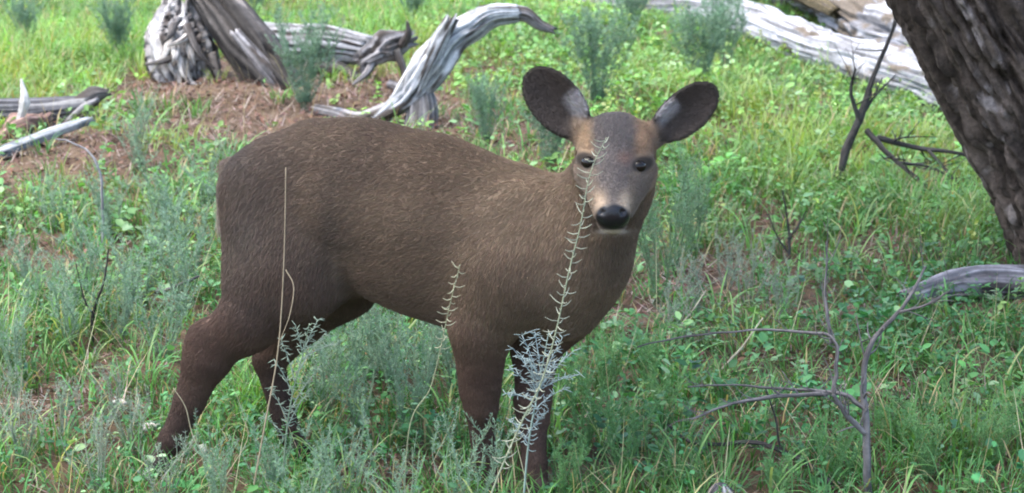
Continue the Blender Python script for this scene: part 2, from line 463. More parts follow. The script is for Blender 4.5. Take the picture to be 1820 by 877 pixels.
def build_litter():
    mb = MB()
    n0 = 130000
    x, y = sample_ground(n0, 1.4)
    bare = field(BARE, x, y)
    keep = rng.random(n0) < np.clip(0.14 + 1.1 * bare, 0, 1)
    x, y = x[keep], y[keep]; n = len(x)
    a = rng.random(n) * 6.283
    far = 1 + .35 * np.clip((y - 4.5) / 7, 0, 1)
    pos = np.stack([x, y, ground_h(x, y) + 0.004 + 0.012 * rng.random(n)], 1)
    kind = rng.random(n)
    c = np.where((kind < .45)[:, None], jitter((0.13, 0.075, 0.055), n, .5, .12), jitter((0.26, 0.21, 0.185), n, .6, .06))
    c = np.where((kind > .87)[:, None], jitter((0.19, 0.085, 0.055), n, .3, .1), c)
    leafy = kind < .35
    scatter_leaves(mb, pos[leafy], (0.014 + 0.02 * rng.random(leafy.sum())) * far[leafy], a[leafy], rng.normal(.1, .3, leafy.sum()), rng.normal(0, .5, leafy.sum()), c[leafy])
    tw = ~leafy; m = tw.sum()
    blades(mb, pos[tw], (0.02 + 0.11 * rng.random(m) ** 2) * far[tw], (0.0012 + 0.0015 * rng.random(m)) * far[tw], a[tw], 1.3 + .5 * rng.normal(0, .5, m), .2 * rng.normal(0, 1, m), c[tw], K=2, twist=np.zeros(m))
    o = link('leaf_litter', mb.mesh('leaf_litter', M_LITTER))
    tag(o, 'brown dead leaves and grey twig scraps littering bare soil', 'leaf litter', kind='stuff')
build_litter()

# ------------------------------------------------------------------ the deer: one smooth body grown from tapered muscles and bones
class Prim: pass
PR = []
def px_m(Y): return (Y * CT + 0.9 * ST) / F_PX        # metres per photo pixel at distance Y

COAT = (0.104, 0.071, 0.049); BACK = (0.098, 0.070, 0.052); SHOULDER = (0.150, 0.108, 0.076); HAUNCH = (0.082, 0.060, 0.048)
LEG = (0.078, 0.047, 0.036); LEGD = (0.055, 0.034, 0.028); NECK = (0.142, 0.102, 0.072); BELLY_SHADED = (0.085, 0.056, 0.041)  # belly tone is darkened with the shade under the body

def cone(p1, p2, r1, r2, col, flow, sy=1.0, k=0.03, fur=0.014, grp='body'):
    q = Prim(); q.a, q.b = at(*p1), at(*p2)
    q.r1, q.r2 = r1 * px_m(p1[2]), r2 * px_m(p2[2]); q.sy, q.k = sy, k
    q.col, q.flow, q.fur, q.grp = np.array(col), np.array(flow, float), fur, grp
    def sdf(P):
        A = q.a; s = np.array([1, 1 / q.sy, 1])
        pa = (P - A) * s; ba = (q.b - A) * s
        L2 = max(1e-9, ba @ ba)
        t = np.clip((pa @ ba) / L2, 0, 1)
        d = pa - t[..., None] * ba
        return np.sqrt((d * d).sum(-1)) - (q.r1 + (q.r2 - q.r1) * t)
    q.sdf = sdf
    rr = max(q.r1, q.r2)
    q.lo = np.minimum(q.a, q.b) - rr; q.hi = np.maximum(q.a, q.b) + rr
    PR.append(q); return q

def ellipsoid(c, rad, col, flow, k=0.03, fur=0.018, rot=None, sub=False):
    q = Prim(); C0 = at(*c); rad = np.array(rad, float); q.k = k; q.sub = sub
    q.col, q.flow, q.fur, q.grp = np.array(col), np.array(flow, float), fur, 'body'
    Rm = np.eye(3) if rot is None else rot
    def sdf(P):
        p = (P - C0) @ Rm
        k0 = np.sqrt(((p / rad) ** 2).sum(-1)); k1 = np.sqrt(((p / rad ** 2) ** 2).sum(-1)) + 1e-9
        return k0 * (k0 - 1) / k1
    q.sdf = sdf; q.lo, q.hi = C0 - rad.max(), C0 + rad.max()
    PR.append(q); return q

EARS = []
def ear(base, tip, facing, W, cup, k=0.016):
    q = Prim(); B, T_ = at(*base), at(*tip)
    L = np.linalg.norm(T_ - B); u = (T_ - B) / L
    n = np.array(facing, float); n -= u * (n @ u); n /= np.linalg.norm(n)
    w = np.cross(n, u)
    q.B, q.u, q.n, q.w, q.L, q.W, q.k = B, u, n, w, L, W, k
    q.col, q.flow, q.fur, q.grp = np.array((0.075, 0.058, 0.05)), u, 0.009, 'ear'
    def loc(P):
        p = P - B; return p @ u, p @ w, p @ n
    def hw(t):
        t = np.clip(t, 0, 1)
        return W * np.maximum(0.36 * (1 - t) ** 1.5, np.sqrt(np.maximum(1 - ((t - 0.53) / 0.47) ** 2, 0)) ** 0.9)
    q.loc, q.hw = loc, hw
    def mid(a, b):
        t = np.clip(a / L, 0, 1)
        return cup * (b ** 2) / (W * W) * W * (1.35 - 0.9 * t) - 0.012 * np.sin(math.pi * t)
    q.mid = mid
    def sdf(P):
        a, b, c = loc(P); h = hw(a / L)
        th = 0.0058 + 0.004 * np.clip(1 - a / L, 0, 1)
        da = np.maximum(-a, a - L)
        db = np.abs(b) - h
        dc = (np.abs(c - mid(a, b)) - th) * 0.75
        m = np.maximum(np.maximum(da, db), dc)
        ex = np.sqrt(np.maximum(db, 0) ** 2 + np.maximum(dc, 0) ** 2 + np.maximum(da, 0) ** 2)
        return np.where(m > 0, ex, m)
    q.sdf = sdf
    q.lo = np.minimum(B, T_) - W * 1.3; q.hi = np.maximum(B, T_) + W * 1.3
    PR.append(q); EARS.append(q); return q

def build_deer():
    back = (-1, 0.1, -0.22)
    # trunk of the body, rump to forechest
    cone((506, 342, 4.63), (640, 360, 4.60), 104, 138, HAUNCH, back, 0.80, 0.03)
    cone((640, 360, 4.60), (775, 400, 4.55), 138, 148, COAT, back, 0.82, 0.05)
    cone((775, 400, 4.55), (905, 446, 4.49), 148, 142, COAT, back, 0.80, 0.05)
    cone((905, 446, 4.49), (990, 482, 4.43), 142, 110, SHOULDER, (-.8, .1, -.6), 0.86, 0.05)
    cone((560, 272, 4.63), (760, 305, 4.57), 54, 52, BACK, back, 1.2, 0.06)      # topline
    cone((850, 346, 4.51), (975, 384, 4.46), 54, 56, SHOULDER, (-.9, .1, -.4), 0.9, 0.06)  # withers
    cone((700, 458, 4.56), (850, 512, 4.50), 78, 80, BELLY_SHADED, back, 1.1, 0.06)        # belly
    # neck
    cone((985, 444, 4.44), (1083, 335, 4.36), 112, 66, NECK, (-.45, .1, -1), 0.9, 0.06)
    cone((1042, 462, 4.38), (1093, 330, 4.33), 76, 56, NECK, (-.2, .1, -1), 0.95, 0.05)
    cone((1030, 445, 4.40), (1008, 552, 4.42), 78, 48, (0.135, .095, .07), (-.3, .1, -1), 1.0, 0.05)    # brisket
    cone((1080, 330, 4.36), (1093, 275, 4.32), 66, 60, NECK, (-.2, .1, -1), 1.0, 0.04)
    # near shoulder and foreleg
    cone((945, 400, 4.40), (905, 500, 4.36), 70, 84, SHOULDER, (-.3, 0, -1), 0.55, 0.05)
    cone((905, 500, 4.36), (856, 585, 4.37), 80, 52, COAT, (-.2, 0, -1), 0.75, 0.05)
    cone((854, 585, 4.37), (853, 690, 4.385), 52, 36, LEG, (0, 0, -1), 0.85, 0.03, .010)
    cone((853, 690, 4.385), (855, 722, 4.385), 33, 30, LEG, (0, 0, -1), 0.9, 0.015, .008)
    cone((855, 722, 4.385), (860, 812, 4.40), 27, 20, LEGD, (0, 0, -1), 0.9, 0.015, .007)
    cone((860, 812, 4.40), (862, 828, 4.40), 23, 22, LEGD, (0, 0, -1), 0.95, 0.01, .007)
    cone((862, 828, 4.40), (872, 853, 4.39), 18, 19, LEGD, (0, 0, -1), 0.95, 0.01, .006)
    cone((872, 851, 4.39), (880, 866, 4.375), 19, 24, (0.018, .015, .014), (0, 0, -1), 0.95, 0.004, 0)
    # far shoulder and foreleg
    cone((1022, 460, 4.50), (995, 555, 4.50), 68, 52, COAT, (0, 0, -1), 0.7, 0.04)
    cone((1000, 545, 4.50), (952, 620, 4.49), 58, 40, LEG, (0, 0, -1), 0.9, 0.04)
    cone((952, 620, 4.49), (947, 712, 4.44), 38, 31, LEG, (0, 0, -1), 0.9, 0.03, .010)
    cone((947, 712, 4.44), (947, 742, 4.43), 32, 29, LEG, (0, 0, -1), 0.9, 0.015, .008)
    cone((947, 742, 4.43), (949, 825, 4.38), 26, 21, LEGD, (0, 0, -1), 0.9, 0.015, .007)
    cone((949, 825, 4.38), (950, 843, 4.37), 24, 23, LEGD, (0, 0, -1), 0.95, 0.01, .007)
    cone((950, 843, 4.37), (956, 864, 4.355), 18, 19, LEGD, (0, 0, -1), 0.95, 0.01, .006)
    cone((956, 862, 4.355), (962, 876, 4.335), 19, 24, (0.018, .015, .014), (0, 0, -1), 0.95, 0.004, 0)
    # near haunch and hind leg
    cone((488, 356, 4.57), (522, 468, 4.52), 88, 86, HAUNCH, (-.35, 0, -1), 0.55, 0.05)
    cone((452, 338, 4.60), (437, 500, 4.55), 54, 42, HAUNCH, (-.2, 0, -1), 0.9, 0.05)
    cone((535, 455, 4.52), (540, 500, 4.52), 72, 66, HAUNCH, (-.3, 0, -1), 0.6, 0.05)
    cone((520, 505, 4.52), (440, 572, 4.53), 72, 52, LEG, (-.6, 0, -1), 0.7, 0.05)
    cone((440, 572, 4.53), (378, 618, 4.545), 52, 42, LEG, (-.8, 0, -1), 0.75, 0.03, .012)
    cone((364, 600, 4.55), (364, 645, 4.545), 26, 37, LEG, (-.3, 0, -1), 0.8, 0.045, .010)      # point of the hock
    cone((366, 640, 4.545), (336, 715, 4.54), 37, 27, LEG, (-.3, 0, -1), 0.8, 0.02, .009)
    cone((336, 715, 4.54), (305, 782, 4.535), 26, 21, LEGD, (-.3, 0, -1), 0.85, 0.015, .008)
    cone((305, 782, 4.535), (298, 795, 4.535), 24, 22, LEGD, (-.3, 0, -1), 0.9, 0.01, .007)
    cone((298, 795, 4.535), (287, 815, 4.525), 17, 18, LEGD, (0, 0, -1), 0.95, 0.01, .006)
    cone((287, 813, 4.525), (277, 830, 4.515), 18, 23, (0.018, .015, .014), (0, 0, -1), 0.95, 0.004, 0)
    # far haunch and hind leg
    cone((545, 400, 4.73), (605, 500, 4.72), 85, 66, HAUNCH, (-.3, 0, -1), 0.6, 0.05)
    cone((605, 500, 4.72), (500, 610, 4.71), 62, 32, BELLY_SHADED, (-.5, 0, -1), 0.7, 0.04)
    cone((500, 610, 4.71), (478, 640, 4.70), 32, 26, LEG, (-.3, 0, -1), 0.8, 0.02, .010)
    cone((478, 640, 4.70), (503, 735, 4.68), 26, 21, LEGD, (0, 0, -1), 0.85, 0.02, .008)
    cone((503, 735, 4.68), (516, 772, 4.67), 20, 21, LEGD, (0, 0, -1), 0.85, 0.01, .007)
    cone((516, 772, 4.67), (527, 792, 4.66), 18, 18, LEGD, (0, 0, -1), 0.9, 0.01, .006)
    cone((527, 790, 4.66), (538, 803, 4.645), 18, 23, (0.018, .015, .014), (0, 0, -1), 0.95, 0.004, 0)
    # groin between the thighs, tail
    cone((590, 435, 4.63), (598, 478, 4.63), 75, 60, BELLY_SHADED, back, 1.2, 0.05)
    cone((412, 300, 4.66), (403, 400, 4.70), 18, 14, (0.2, .165, .14), (0, 0.2, -1), 1.0, 0.02, .03)
    # head
    hf = (0, .65, .75)
    FORE = (0.105, 0.088, 0.082); TAN = (0.20, 0.145, 0.10); GREY = (0.15, 0.128, 0.115)
    ellipsoid((1093, 258, 4.30), (0.086, 0.088, 0.076), FORE, hf, 0.03, .010)
    cone((1093, 285, 4.26), (1089, 350, 4.165), 58, 37, FORE, hf, 1.0, 0.03, .008)
    cone((1089, 350, 4.165), (1088, 377, 4.125), 37, 33, TAN, hf, 0.9, 0.02, .006)
    cone((1096, 320, 4.33), (1089, 392, 4.165), 56, 26, GREY, (0, .6, .3), 1.0, 0.03, .009)     # jaw
    cone((1062, 305, 4.27), (1078, 345, 4.20), 38, 26, TAN, hf, 1.0, 0.03, .008)                # cheeks
    cone((1128, 308, 4.27), (1106, 346, 4.20), 38, 26, TAN, hf, 1.0, 0.03, .008)
    cone((1049, 262, 4.25), (1042, 277, 4.235), 18, 15, TAN, hf, 1.0, 0.025, .007)             # brows
    cone((1135, 266, 4.25), (1142, 282, 4.235), 18, 15, TAN, hf, 1.0, 0.025, .007)
    cone((1050, 303, 4.225), (1042, 299, 4.235), 14, 13, GREY, hf, 1.0, 0.02, .006)             # below the eyes
    cone((1132, 309, 4.225), (1140, 305, 4.235), 14, 13, GREY, hf, 1.0, 0.02, .006)
    ellipsoid((1088, 380, 4.108), (0.040, 0.026, 0.028), (0.012, .011, .012), hf, 0.010, 0)     # nose pad
    cone((1074, 377, 4.113), (1102, 377, 4.113), 13, 13, (0.012, .011, .012), hf, 1.0, 0.012, 0)
    cone((1076, 400, 4.128), (1101, 400, 4.128), 10, 10, (0.5, .46, .42), hf, 1.0, 0.012, .005)   # white lower lip
    cone((1052, 248, 4.31), (1030, 232, 4.32), 26, 22, GREY, hf, 1.0, 0.02, .010)               # ear roots
    cone((1138, 250, 4.31), (1164, 238, 4.32), 26, 22, GREY, hf, 1.0, 0.02, .010)
    ear((1043, 243, 4.315), (940, 127, 4.335), (-.12, -1, .12), 0.060, 0.5)
    ear((1157, 246, 4.315), (1272, 156, 4.335), (.25, -1, .10), 0.052, 0.5)
    ns = []
    for cpx in (1069, 1107):                                                                    # nostrils
        q = ellipsoid((cpx, 378, 4.085), (0.009, 0.012, 0.007), (0.004, .004, .004), hf, 0.004, 0, sub=True); ns.append(q)
    solid = [q for q in PR if not getattr(q, 'sub', False)]

    H = 0.0046
    lo = np.min([q.lo for q in solid], 0) - 0.03; hi = np.max([q.hi for q in solid], 0) + 0.03
    dim = np.ceil((hi - lo) / H).astype(int) + 1
    D = np.full(dim, 1.0, np.float32)
    def sub_apply(q, mode):
        m = 0.07
        i0 = np.maximum(((q.lo - m - lo) / H).astype(int), 0); i1 = np.minimum(((q.hi + m - lo) / H).astype(int) + 2, dim)
        ax = [lo[k] + H * np.arange(i0[k], i1[k]) for k in range(3)]
        P = np.stack(np.meshgrid(*ax, indexing='ij'), -1)
        d = q.sdf(P).astype(np.float32)
        s = (slice(i0[0], i1[0]), slice(i0[1], i1[1]), slice(i0[2], i1[2]))
        a = D[s]
        if mode == 'add':
            h = np.maximum(q.k - np.abs(a - d), 0) / q.k
            D[s] = np.minimum(a, d) - h * h * q.k * 0.25
        else:
            D[s] = np.maximum(a, -d)
    for q in solid: sub_apply(q, 'add')
    for q in ns: sub_apply(q, 'cut')

    # surface nets
    inside = D < 0
    cnt = np.zeros(np.array(dim) - 1, np.int8)
    for dx in (0, 1):
        for dy in (0, 1):
            for dz in (0, 1):
                cnt += inside[dx:dim[0] - 1 + dx, dy:dim[1] - 1 + dy, dz:dim[2] - 1 + dz]
    act = (cnt > 0) & (cnt < 8)
    ids = np.full(act.shape, -1, np.int64); cells = np.argwhere(act); ids[act] = np.arange(len(cells))
    acc = np.zeros((len(cells), 3)); num = np.zeros(len(cells))
    corners = [(a, b, c) for a in (0, 1) for b in (0, 1) for c in (0, 1)]
    for i, A in enumerate(corners):
        for B in corners[i + 1:]:
            if sum(abs(a - b) for a, b in zip(A, B)) != 1: continue
            va = D[tuple((cells + A).T)]; vb = D[tuple((cells + B).T)]
            x = (va < 0) != (vb < 0)
            t = (va / (va - vb + 1e-12))[:, None]
            acc[x] += (np.array(A) + t * (np.array(B) - np.array(A)))[x]; num[x] += 1
    V = lo + H * (cells + acc / num[:, None])
    quads = []
    for ax in range(3):
        o1, o2 = [k for k in range(3) if k != ax]
        a = inside[tuple(slice(0, dim[k] - 1) for k in range(3))]
        sl = [slice(0, dim[k] - 1) for k in range(3)]; sl[ax] = slice(1, dim[ax])
        b = inside[tuple(sl)]
        e = np.argwhere(a != b)
        e = e[(e[:, o1] > 0) & (e[:, o2] > 0)]
        u1 = np.zeros(3, int); u1[o1] = 1; u2 = np.zeros(3, int); u2[o2] = 1
        q4 = np.stack([ids[tuple((e - u1 - u2).T)], ids[tuple((e - u2).T)], ids[tuple(e.T)], ids[tuple((e - u1).T)]], 1)
        flip = a[tuple(e.T)] if ax != 1 else ~a[tuple(e.T)]
        q4[~flip] = q4[~flip][:, ::-1]
        quads.append(q4)
    Qd = np.concatenate(quads)
    # light smoothing of the grid steps
    nbs = np.zeros_like(V); deg = np.zeros(len(V))
    E = np.concatenate([Qd[:, [0, 1]], Qd[:, [1, 2]], Qd[:, [2, 3]], Qd[:, [3, 0]]])
    for it in range(3):
        nbs[:] = 0; deg[:] = 0
        np.add.at(nbs, E[:, 0], V[E[:, 1]]); np.add.at(nbs, E[:, 1], V[E[:, 0]])
        np.add.at(deg, E[:, 0], 1); np.add.at(deg, E[:, 1], 1)
        V = V + (0.5 if it < 2 else 0.3) * (nbs / deg[:, None] - V)
    # normals
    fn = np.cross(V[Qd[:, 2]] - V[Qd[:, 0]], V[Qd[:, 3]] - V[Qd[:, 1]])
    vn = np.zeros_like(V)
    for k in range(4): np.add.at(vn, Qd[:, k], fn)
    vn /= np.linalg.norm(vn, axis=1)[:, None] + 1e-12

    # coat colours, hair length and hair direction from the nearest muscles
    wsum = np.zeros(len(V)); col = np.zeros((len(V), 3)); flow = np.zeros((len(V), 3)); fur = np.zeros(len(V))
    earw = np.zeros(len(V))
    for q in solid:
        d = np.clip(q.sdf(V), -0.004, None)
        sharp = 0.0045 if q.fur < 0.013 else 0.018
        w = np.exp(-d / sharp) + 1e-12
        if q.grp == 'ear': w *= 4.0; earw = np.maximum(earw, np.exp(-np.maximum(d, 0) / .004))
        wsum += w; col += w[:, None] * q.col; flow += w[:, None] * q.flow; fur += w * q.fur
    col /= wsum[:, None]; fur /= wsum
    gloss = np.full(len(V), 0.75)
    # ears: dark cup, pale hair on the inner root side, black rim, brown outside
    for q in EARS:
        a, b, c = q.loc(V); t = a / q.L; h = q.hw(t)
        near = (t > 0.05) & (t < 1.1) & (np.abs(b) < h * 1.1) & (np.abs(c - q.mid(a, b)) < 0.03)
        inner = near & (vn @ q.n > 0.15)
        side = -b if q is EARS[0] else b
        side = b * (1 if ((EARS[1].B - EARS[0].B) @ q.w > 0) == (q is EARS[0]) else -1)     # towards the other ear
        pale = inner * np.exp(-((t - 0.34) / 0.15) ** 4) * np.clip((side / (h + 1e-6) - 0.05) * 2.2, 0, 1)
        ic = np.array((0.040, 0.031, 0.027)) * (1 - pale[:, None]) + np.array((0.30, 0.29, 0.31)) * pale[:, None]
        col = np.where(inner[:, None], ic, col)
        rim = near & ((np.abs(b) > h * 0.86) | (t > 0.93))
        col = np.where((rim & (pale < .3))[:, None], np.array((0.030, .024, .020)), col)
        fur = np.where(inner, 0.006 + 0.010 * pale, fur)
    # head markings
    def dist(p): return np.linalg.norm(V - p, axis=1)
    rel = V - np.array([0, 0, CAM_H]); zc = rel[:, 1] * CT - rel[:, 2] * ST
    hu = CX + F_PX * rel[:, 0] / zc; hv = CY - F_PX * (rel[:, 1] * ST + rel[:, 2] * CT) / zc      # head drawing coordinates
    hw_ = np.clip((4.345 - V[:, 1]) / .02, 0, 1) * (vn[:, 1] < .35) * np.clip((hu - 1012) / 8, 0, 1) * np.clip((1172 - hu) / 8, 0, 1) * (hv > 195) * np.clip((418 - hv) / 4, 0, 1) * (1 - np.clip(earw * 1.5, 0, 1))
    inhead = hw_ * (np.abs(hu - 1092) < np.interp(hv, [200, 290, 345, 420], [90, 80, 56, 44]))
    hc_ = np.tile(np.array((0.118, 0.090, 0.070)), (len(V), 1))
    def mark(x, y, rx, ry, c, s=1.0, p=2):
        nonlocal hc_
        w = (s * np.exp(-(((hu - x) / rx) ** 2 + ((hv - y) / ry) ** 2) ** (p / 2)))[:, None]; hc_ = hc_ * (1 - w) + np.array(c) * w
    mark(1048, 250, 26, 42, (0.24, .165, .105)); mark(1140, 250, 24, 46, (0.23, .15, .10))
    mark(1052, 318, 20, 26, (0.15, .12, .10)); mark(1136, 322, 18, 28, (0.13, .105, .09))
    blaze = np.clip((np.interp(hv, [200, 235, 290, 345, 365], [36, 40, 33, 27, 20]) - np.abs(hu - 1091)) / 16 + .5, 0, 1)[:, None] * .9
    hc_ = hc_ * (1 - blaze) + np.array((0.082, .074, .078)) * blaze
    mark(1091, 225, 30, 22, (0.060, .056, .062), .8)
    mark(1112, 283, 14, 12, (0.17, .10, .085), .6)
    mark(1066, 356, 13, 17, (0.36, .28, .21), .9, 2); mark(1112, 357, 12, 17, (0.33, .27, .21), .9, 2)
    mark(1089, 412, 26, 5, (0.40, .36, .33), 1, 4)
    col = col * (1 - inhead[:, None]) + hc_ * inhead[:, None]
    nose = inhead * np.clip((1 - np.sqrt(((hu - 1089) / 31) ** 2 + ((hv - 386) / 23) ** 2)) * 6 + .5, 0, 1)
    col = col * (1 - nose[:, None]) + np.array((0.010, .010, .013)) * nose[:, None]
    fur = np.where(nose > .4, 0, fur)
    fur = np.where((inhead > .3) & (hv > 398), np.minimum(fur, .0035), fur)
    eyes = []
    for ex, ey in EYES:
        near = np.where((np.hypot(hu - ex, hv - ey) < 6) & (vn[:, 1] < 0))[0]
        kf = near[np.argmin(V[near, 1])]
        c = V[kf] - vn[kf] * 0.0065; eyes.append((c, vn[kf]))
        dd = np.sqrt(((hu - ex) / 20) ** 2 + ((hv - ey - .18 * (hu - ex) * (1 if ex < 1092 else -1)) / 14) ** 2)
        w = .92 * np.clip((1.3 - dd) * 2, 0, 1)[:, None] * inhead[:, None]
        col = col * (1 - w) + np.array((0.016, .013, .012)) * w
        pl = np.exp(-(((hu - ex) / 20) ** 2 + ((hv - ey - 22) / 6) ** 2))[:, None] * inhead[:, None] * .6
        col = col * (1 - pl) + np.array((0.22, .18, .15)) * pl
        fur = np.where((dd < 1.25) & (inhead > .3), 0.0008, fur)
    hx = at(388, 430, 4.66)
    w = (np.exp(-((V[:, 0] - hx[0]) / 0.04) ** 2 - ((V[:, 2] - hx[2]) / 0.14) ** 2) * np.clip(-vn[:, 0], 0, 1) ** 2 * (V[:, 1] > 4.56))[:, None]
    col = col * (1 - .8 * w) + np.array((0.44, .41, .37)) * .8 * w
    # coat: lighter saddle on the shoulder, crease shade painted into the flank fold, grey upper rump, dusky lower neck
    def coat(px_, py_, Y_, rad, c, s):
        nonlocal col
        p = at(px_, py_, Y_); w = (s * np.exp(-(((V[:, 0] - p[0]) / rad[0]) ** 2 + ((V[:, 2] - p[2]) / rad[1]) ** 2)) * (1 - np.clip(inhead + earw, 0, 1)))[:, None]
        col = col * (1 - w) + np.array(c) * w
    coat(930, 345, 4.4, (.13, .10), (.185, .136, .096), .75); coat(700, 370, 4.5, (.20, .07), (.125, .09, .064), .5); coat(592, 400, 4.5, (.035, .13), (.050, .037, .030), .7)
    coat(415, 270, 4.55, (.05, .06), (.055, .047, .046), .7); coat(1090, 450, 4.3, (.07, .08), (.085, .065, .046), .8)
    coat(430, 420, 4.5, (.06, .10), (.105, .085, .074), .6); coat(600, 470, 4.5, (.012, .05), (.16, .12, .09), .5)
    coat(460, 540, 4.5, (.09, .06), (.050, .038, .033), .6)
    # flanks: broad mottling of the coat
    mot = (fbm(V * [14, 14, 30], 91, 3) - .5)[:, None]
    col = col * (1 + 0.45 * mot)
    gloss[nose > .5] = 0.3

    col[:, 0] *= 1.05; col[:, 1] *= 1.02; col[:, 2] *= 0.94
    # --- materials
    m, nt, out = tree_nodes('deer_skin'); L = nt.links.new
    ca = N(nt, 'ShaderNodeAttribute', attribute_name='Col'); ga = N(nt, 'ShaderNodeAttribute', attribute_name='gloss')
    tc = N(nt, 'ShaderNodeTexCoord'); nz = N(nt, 'ShaderNodeTexNoise'); nz.inputs['Scale'].default_value = 260; nz.inputs['Detail'].default_value = 3
    L(tc.outputs['Object'], nz.inputs['Vector'])
    p = N(nt, 'ShaderNodeBsdfPrincipled'); p.inputs['Specular IOR Level'].default_value = 0.3
    L(ca.outputs['Color'], p.inputs['Base Color']); L(ga.outputs['Fac'], p.inputs['Roughness'])
    bp = N(nt, 'ShaderNodeBump'); bp.inputs['Strength'].default_value = 0.35; bp.inputs['Distance'].default_value = 0.002
    L(nz.outputs[0], bp.inputs['Height']); L(bp.outputs[0], p.inputs['Normal']); L(p.outputs[0], out.inputs[0])
    fm, nt, out = tree_nodes('deer_fur'); L = nt.links.new
    ca = N(nt, 'ShaderNodeAttribute', attribute_name='hair_col')
    p = N(nt, 'ShaderNodeBsdfPrincipled'); p.inputs['Roughness'].default_value = 0.65; p.inputs['Specular IOR Level'].default_value = 0.3
    L(ca.outputs['Color'], p.inputs['Base Color']); L(p.outputs[0], out.inputs[0])

    origin = np.array([at(620, 830, 4.5)[0], 4.5, 0.0])
    deer = empty('deer', origin)
    tag(deer, 'young brown deer standing in the grass, head turned to look straight ahead', 'deer')
    mb = MB(); mb.add(V - origin, Qd, None, col)
    body = link('body', mb.mesh('body', m, True, {'gloss': gloss}), deer)

    # --- eyes
    em, nt, out = tree_nodes('deer_eye'); p = N(nt, 'ShaderNodeBsdfPrincipled')
    p.inputs['Base Color'].default_value = (0.008, 0.006, 0.005, 1); p.inputs['Roughness'].default_value = 0.18; p.inputs['Specular IOR Level'].default_value = 0.3
    nt.links.new(p.outputs[0], out.inputs[0])
    for c, en in eyes:
        c = c - origin; s = MB()
        th = np.linspace(0, math.pi, 13); ph = np.linspace(0, 2 * math.pi, 20, endpoint=False)
        TH, PH = np.meshgrid(th, ph, indexing='ij')
        vv = np.stack([np.sin(TH) * np.cos(PH) * .0195, np.sin(TH) * np.sin(PH) * .0165, np.cos(TH) * .0150], -1) + c
        i = np.arange(12)[:, None] * 20 + np.arange(20)[None]; j = np.arange(12)[:, None] * 20 + (np.arange(20)[None] + 1) % 20
        s.add(vv, np.stack([i, i + 20, j + 20, j], -1).reshape(-1, 4), None, (.01, .01, .01))
        link('eye', s.mesh('eye', em), deer)

    # --- fur
    NH = 330000
    tri = np.concatenate([Qd[:, [0, 1, 2]], Qd[:, [0, 2, 3]]])
    area = np.linalg.norm(np.cross(V[tri[:, 1]] - V[tri[:, 0]], V[tri[:, 2]] - V[tri[:, 0]]), axis=1)
    area *= (fur[tri].mean(1) > 0.001) * np.where(fur[tri].mean(1) < .0125, 2.2, 1.0)
    pick = rng.choice(len(tri), NH, p=area / area.sum())
    r1 = np.sqrt(rng.random(NH)); r2 = rng.random(NH)
    W3 = np.stack([1 - r1, r1 * (1 - r2), r1 * r2], 1)
    tp = tri[pick]
    P0 = (V[tp] * W3[..., None]).sum(1); n = (vn[tp] * W3[..., None]).sum(1); n /= np.linalg.norm(n, axis=1)[:, None]
    fl = (flow[tp] * W3[..., None]).sum(1); fl /= np.linalg.norm(fl, axis=1)[:, None] + 1e-9
    ln = (fur[tp] * W3).sum(1) * (0.65 + 0.6 * rng.random(NH))
    clump = np.stack([fbm(P0 * 26 + k * 31, 60 + k, 2) - .5 for k in range(3)], 1)
    d = fl + 0.28 * clump + 0.16 * rng.normal(0, 1, (NH, 3))
    d -= n * (d * n).sum(1)[:, None]; d /= np.linalg.norm(d, axis=1)[:, None] + 1e-9
    lift = (0.30 + 0.10 * rng.normal(0, 1, NH))[:, None]
    p1 = P0 + ln[:, None] * 0.5 * (d * .92 + n * lift * 1.1)
    p2 = P0 + ln[:, None] * (d * .98 + n * lift * .75) - np.array([0, 0, .0012])
    pts = np.stack([P0 - n * .001, p1, p2], 1) - origin
    hc = (col[tp] * W3[..., None]).sum(1)
    hc = hc * (0.85 + 0.42 * rng.random((NH, 1)) ** 1.5) * (1 + .05 * rng.normal(0, 1, (NH, 3)))
    hc *= (1 + 0.35 * (fbm(P0 * [40, 60, 130], 77, 2) - .5))[:, None]
    cv = bpy.data.hair_curves.new('fur')
    cv.add_curves([3] * NH)
    cv.attributes['position'].data.foreach_set('vector', pts.astype(np.float32).ravel())
    ra = cv.attributes.get('radius') or cv.attributes.new('radius', 'FLOAT', 'POINT')
    rr = np.repeat(0.35 + 0.65 * np.clip(ln / 0.018, 0, 1), 3).reshape(-1, 3) * np.array([.00052, .00046, .00015])
    ra.data.foreach_set('value', rr.astype(np.float32).ravel())
    at_ = cv.attributes.new('hair_col', 'FLOAT_COLOR', 'CURVE')
    at_.data.foreach_set('color', np.hstack([np.clip(hc, 0.002, 1), np.ones((NH, 1))]).astype(np.float32).ravel())
    cv.materials.append(fm)
    link('fur', cv, deer)
EYES = [(1042, 285), (1142, 292)]
build_deer()

# ------------------------------------------------------------------ fallen wood
def wood_disp(freq=9, amp=0.16, lump=0.15, crack=0.2, seed=0, along=2.2, twist=0.0):
    """lengthwise fibres, splits and lumps"""
    def f(TH, S, R):
        th = TH + twist * S
        c, s = np.cos(th), np.sin(th)
        n1 = fbm(np.stack([(c * freq * .5).ravel(), (s * freq * .5).ravel(), (S * along).ravel()], 1), seed, 3).reshape(TH.shape) - .5
        n2 = fbm(np.stack([(c * 1.2).ravel(), (s * 1.2).ravel(), (S * 3.5).ravel()], 1), seed + 9, 2).reshape(TH.shape) - .5
        n3 = vnoise(np.stack([(c * freq * .8).ravel(), (s * freq * .8).ravel(), (S * along * .8).ravel()], 1), seed + 31).reshape(TH.shape)
        cr = -crack * np.clip(1 - np.abs(n3 - .5) * 11, 0, 1)
        return amp * 2 * n1 + lump * 2 * n2 + cr
    return f

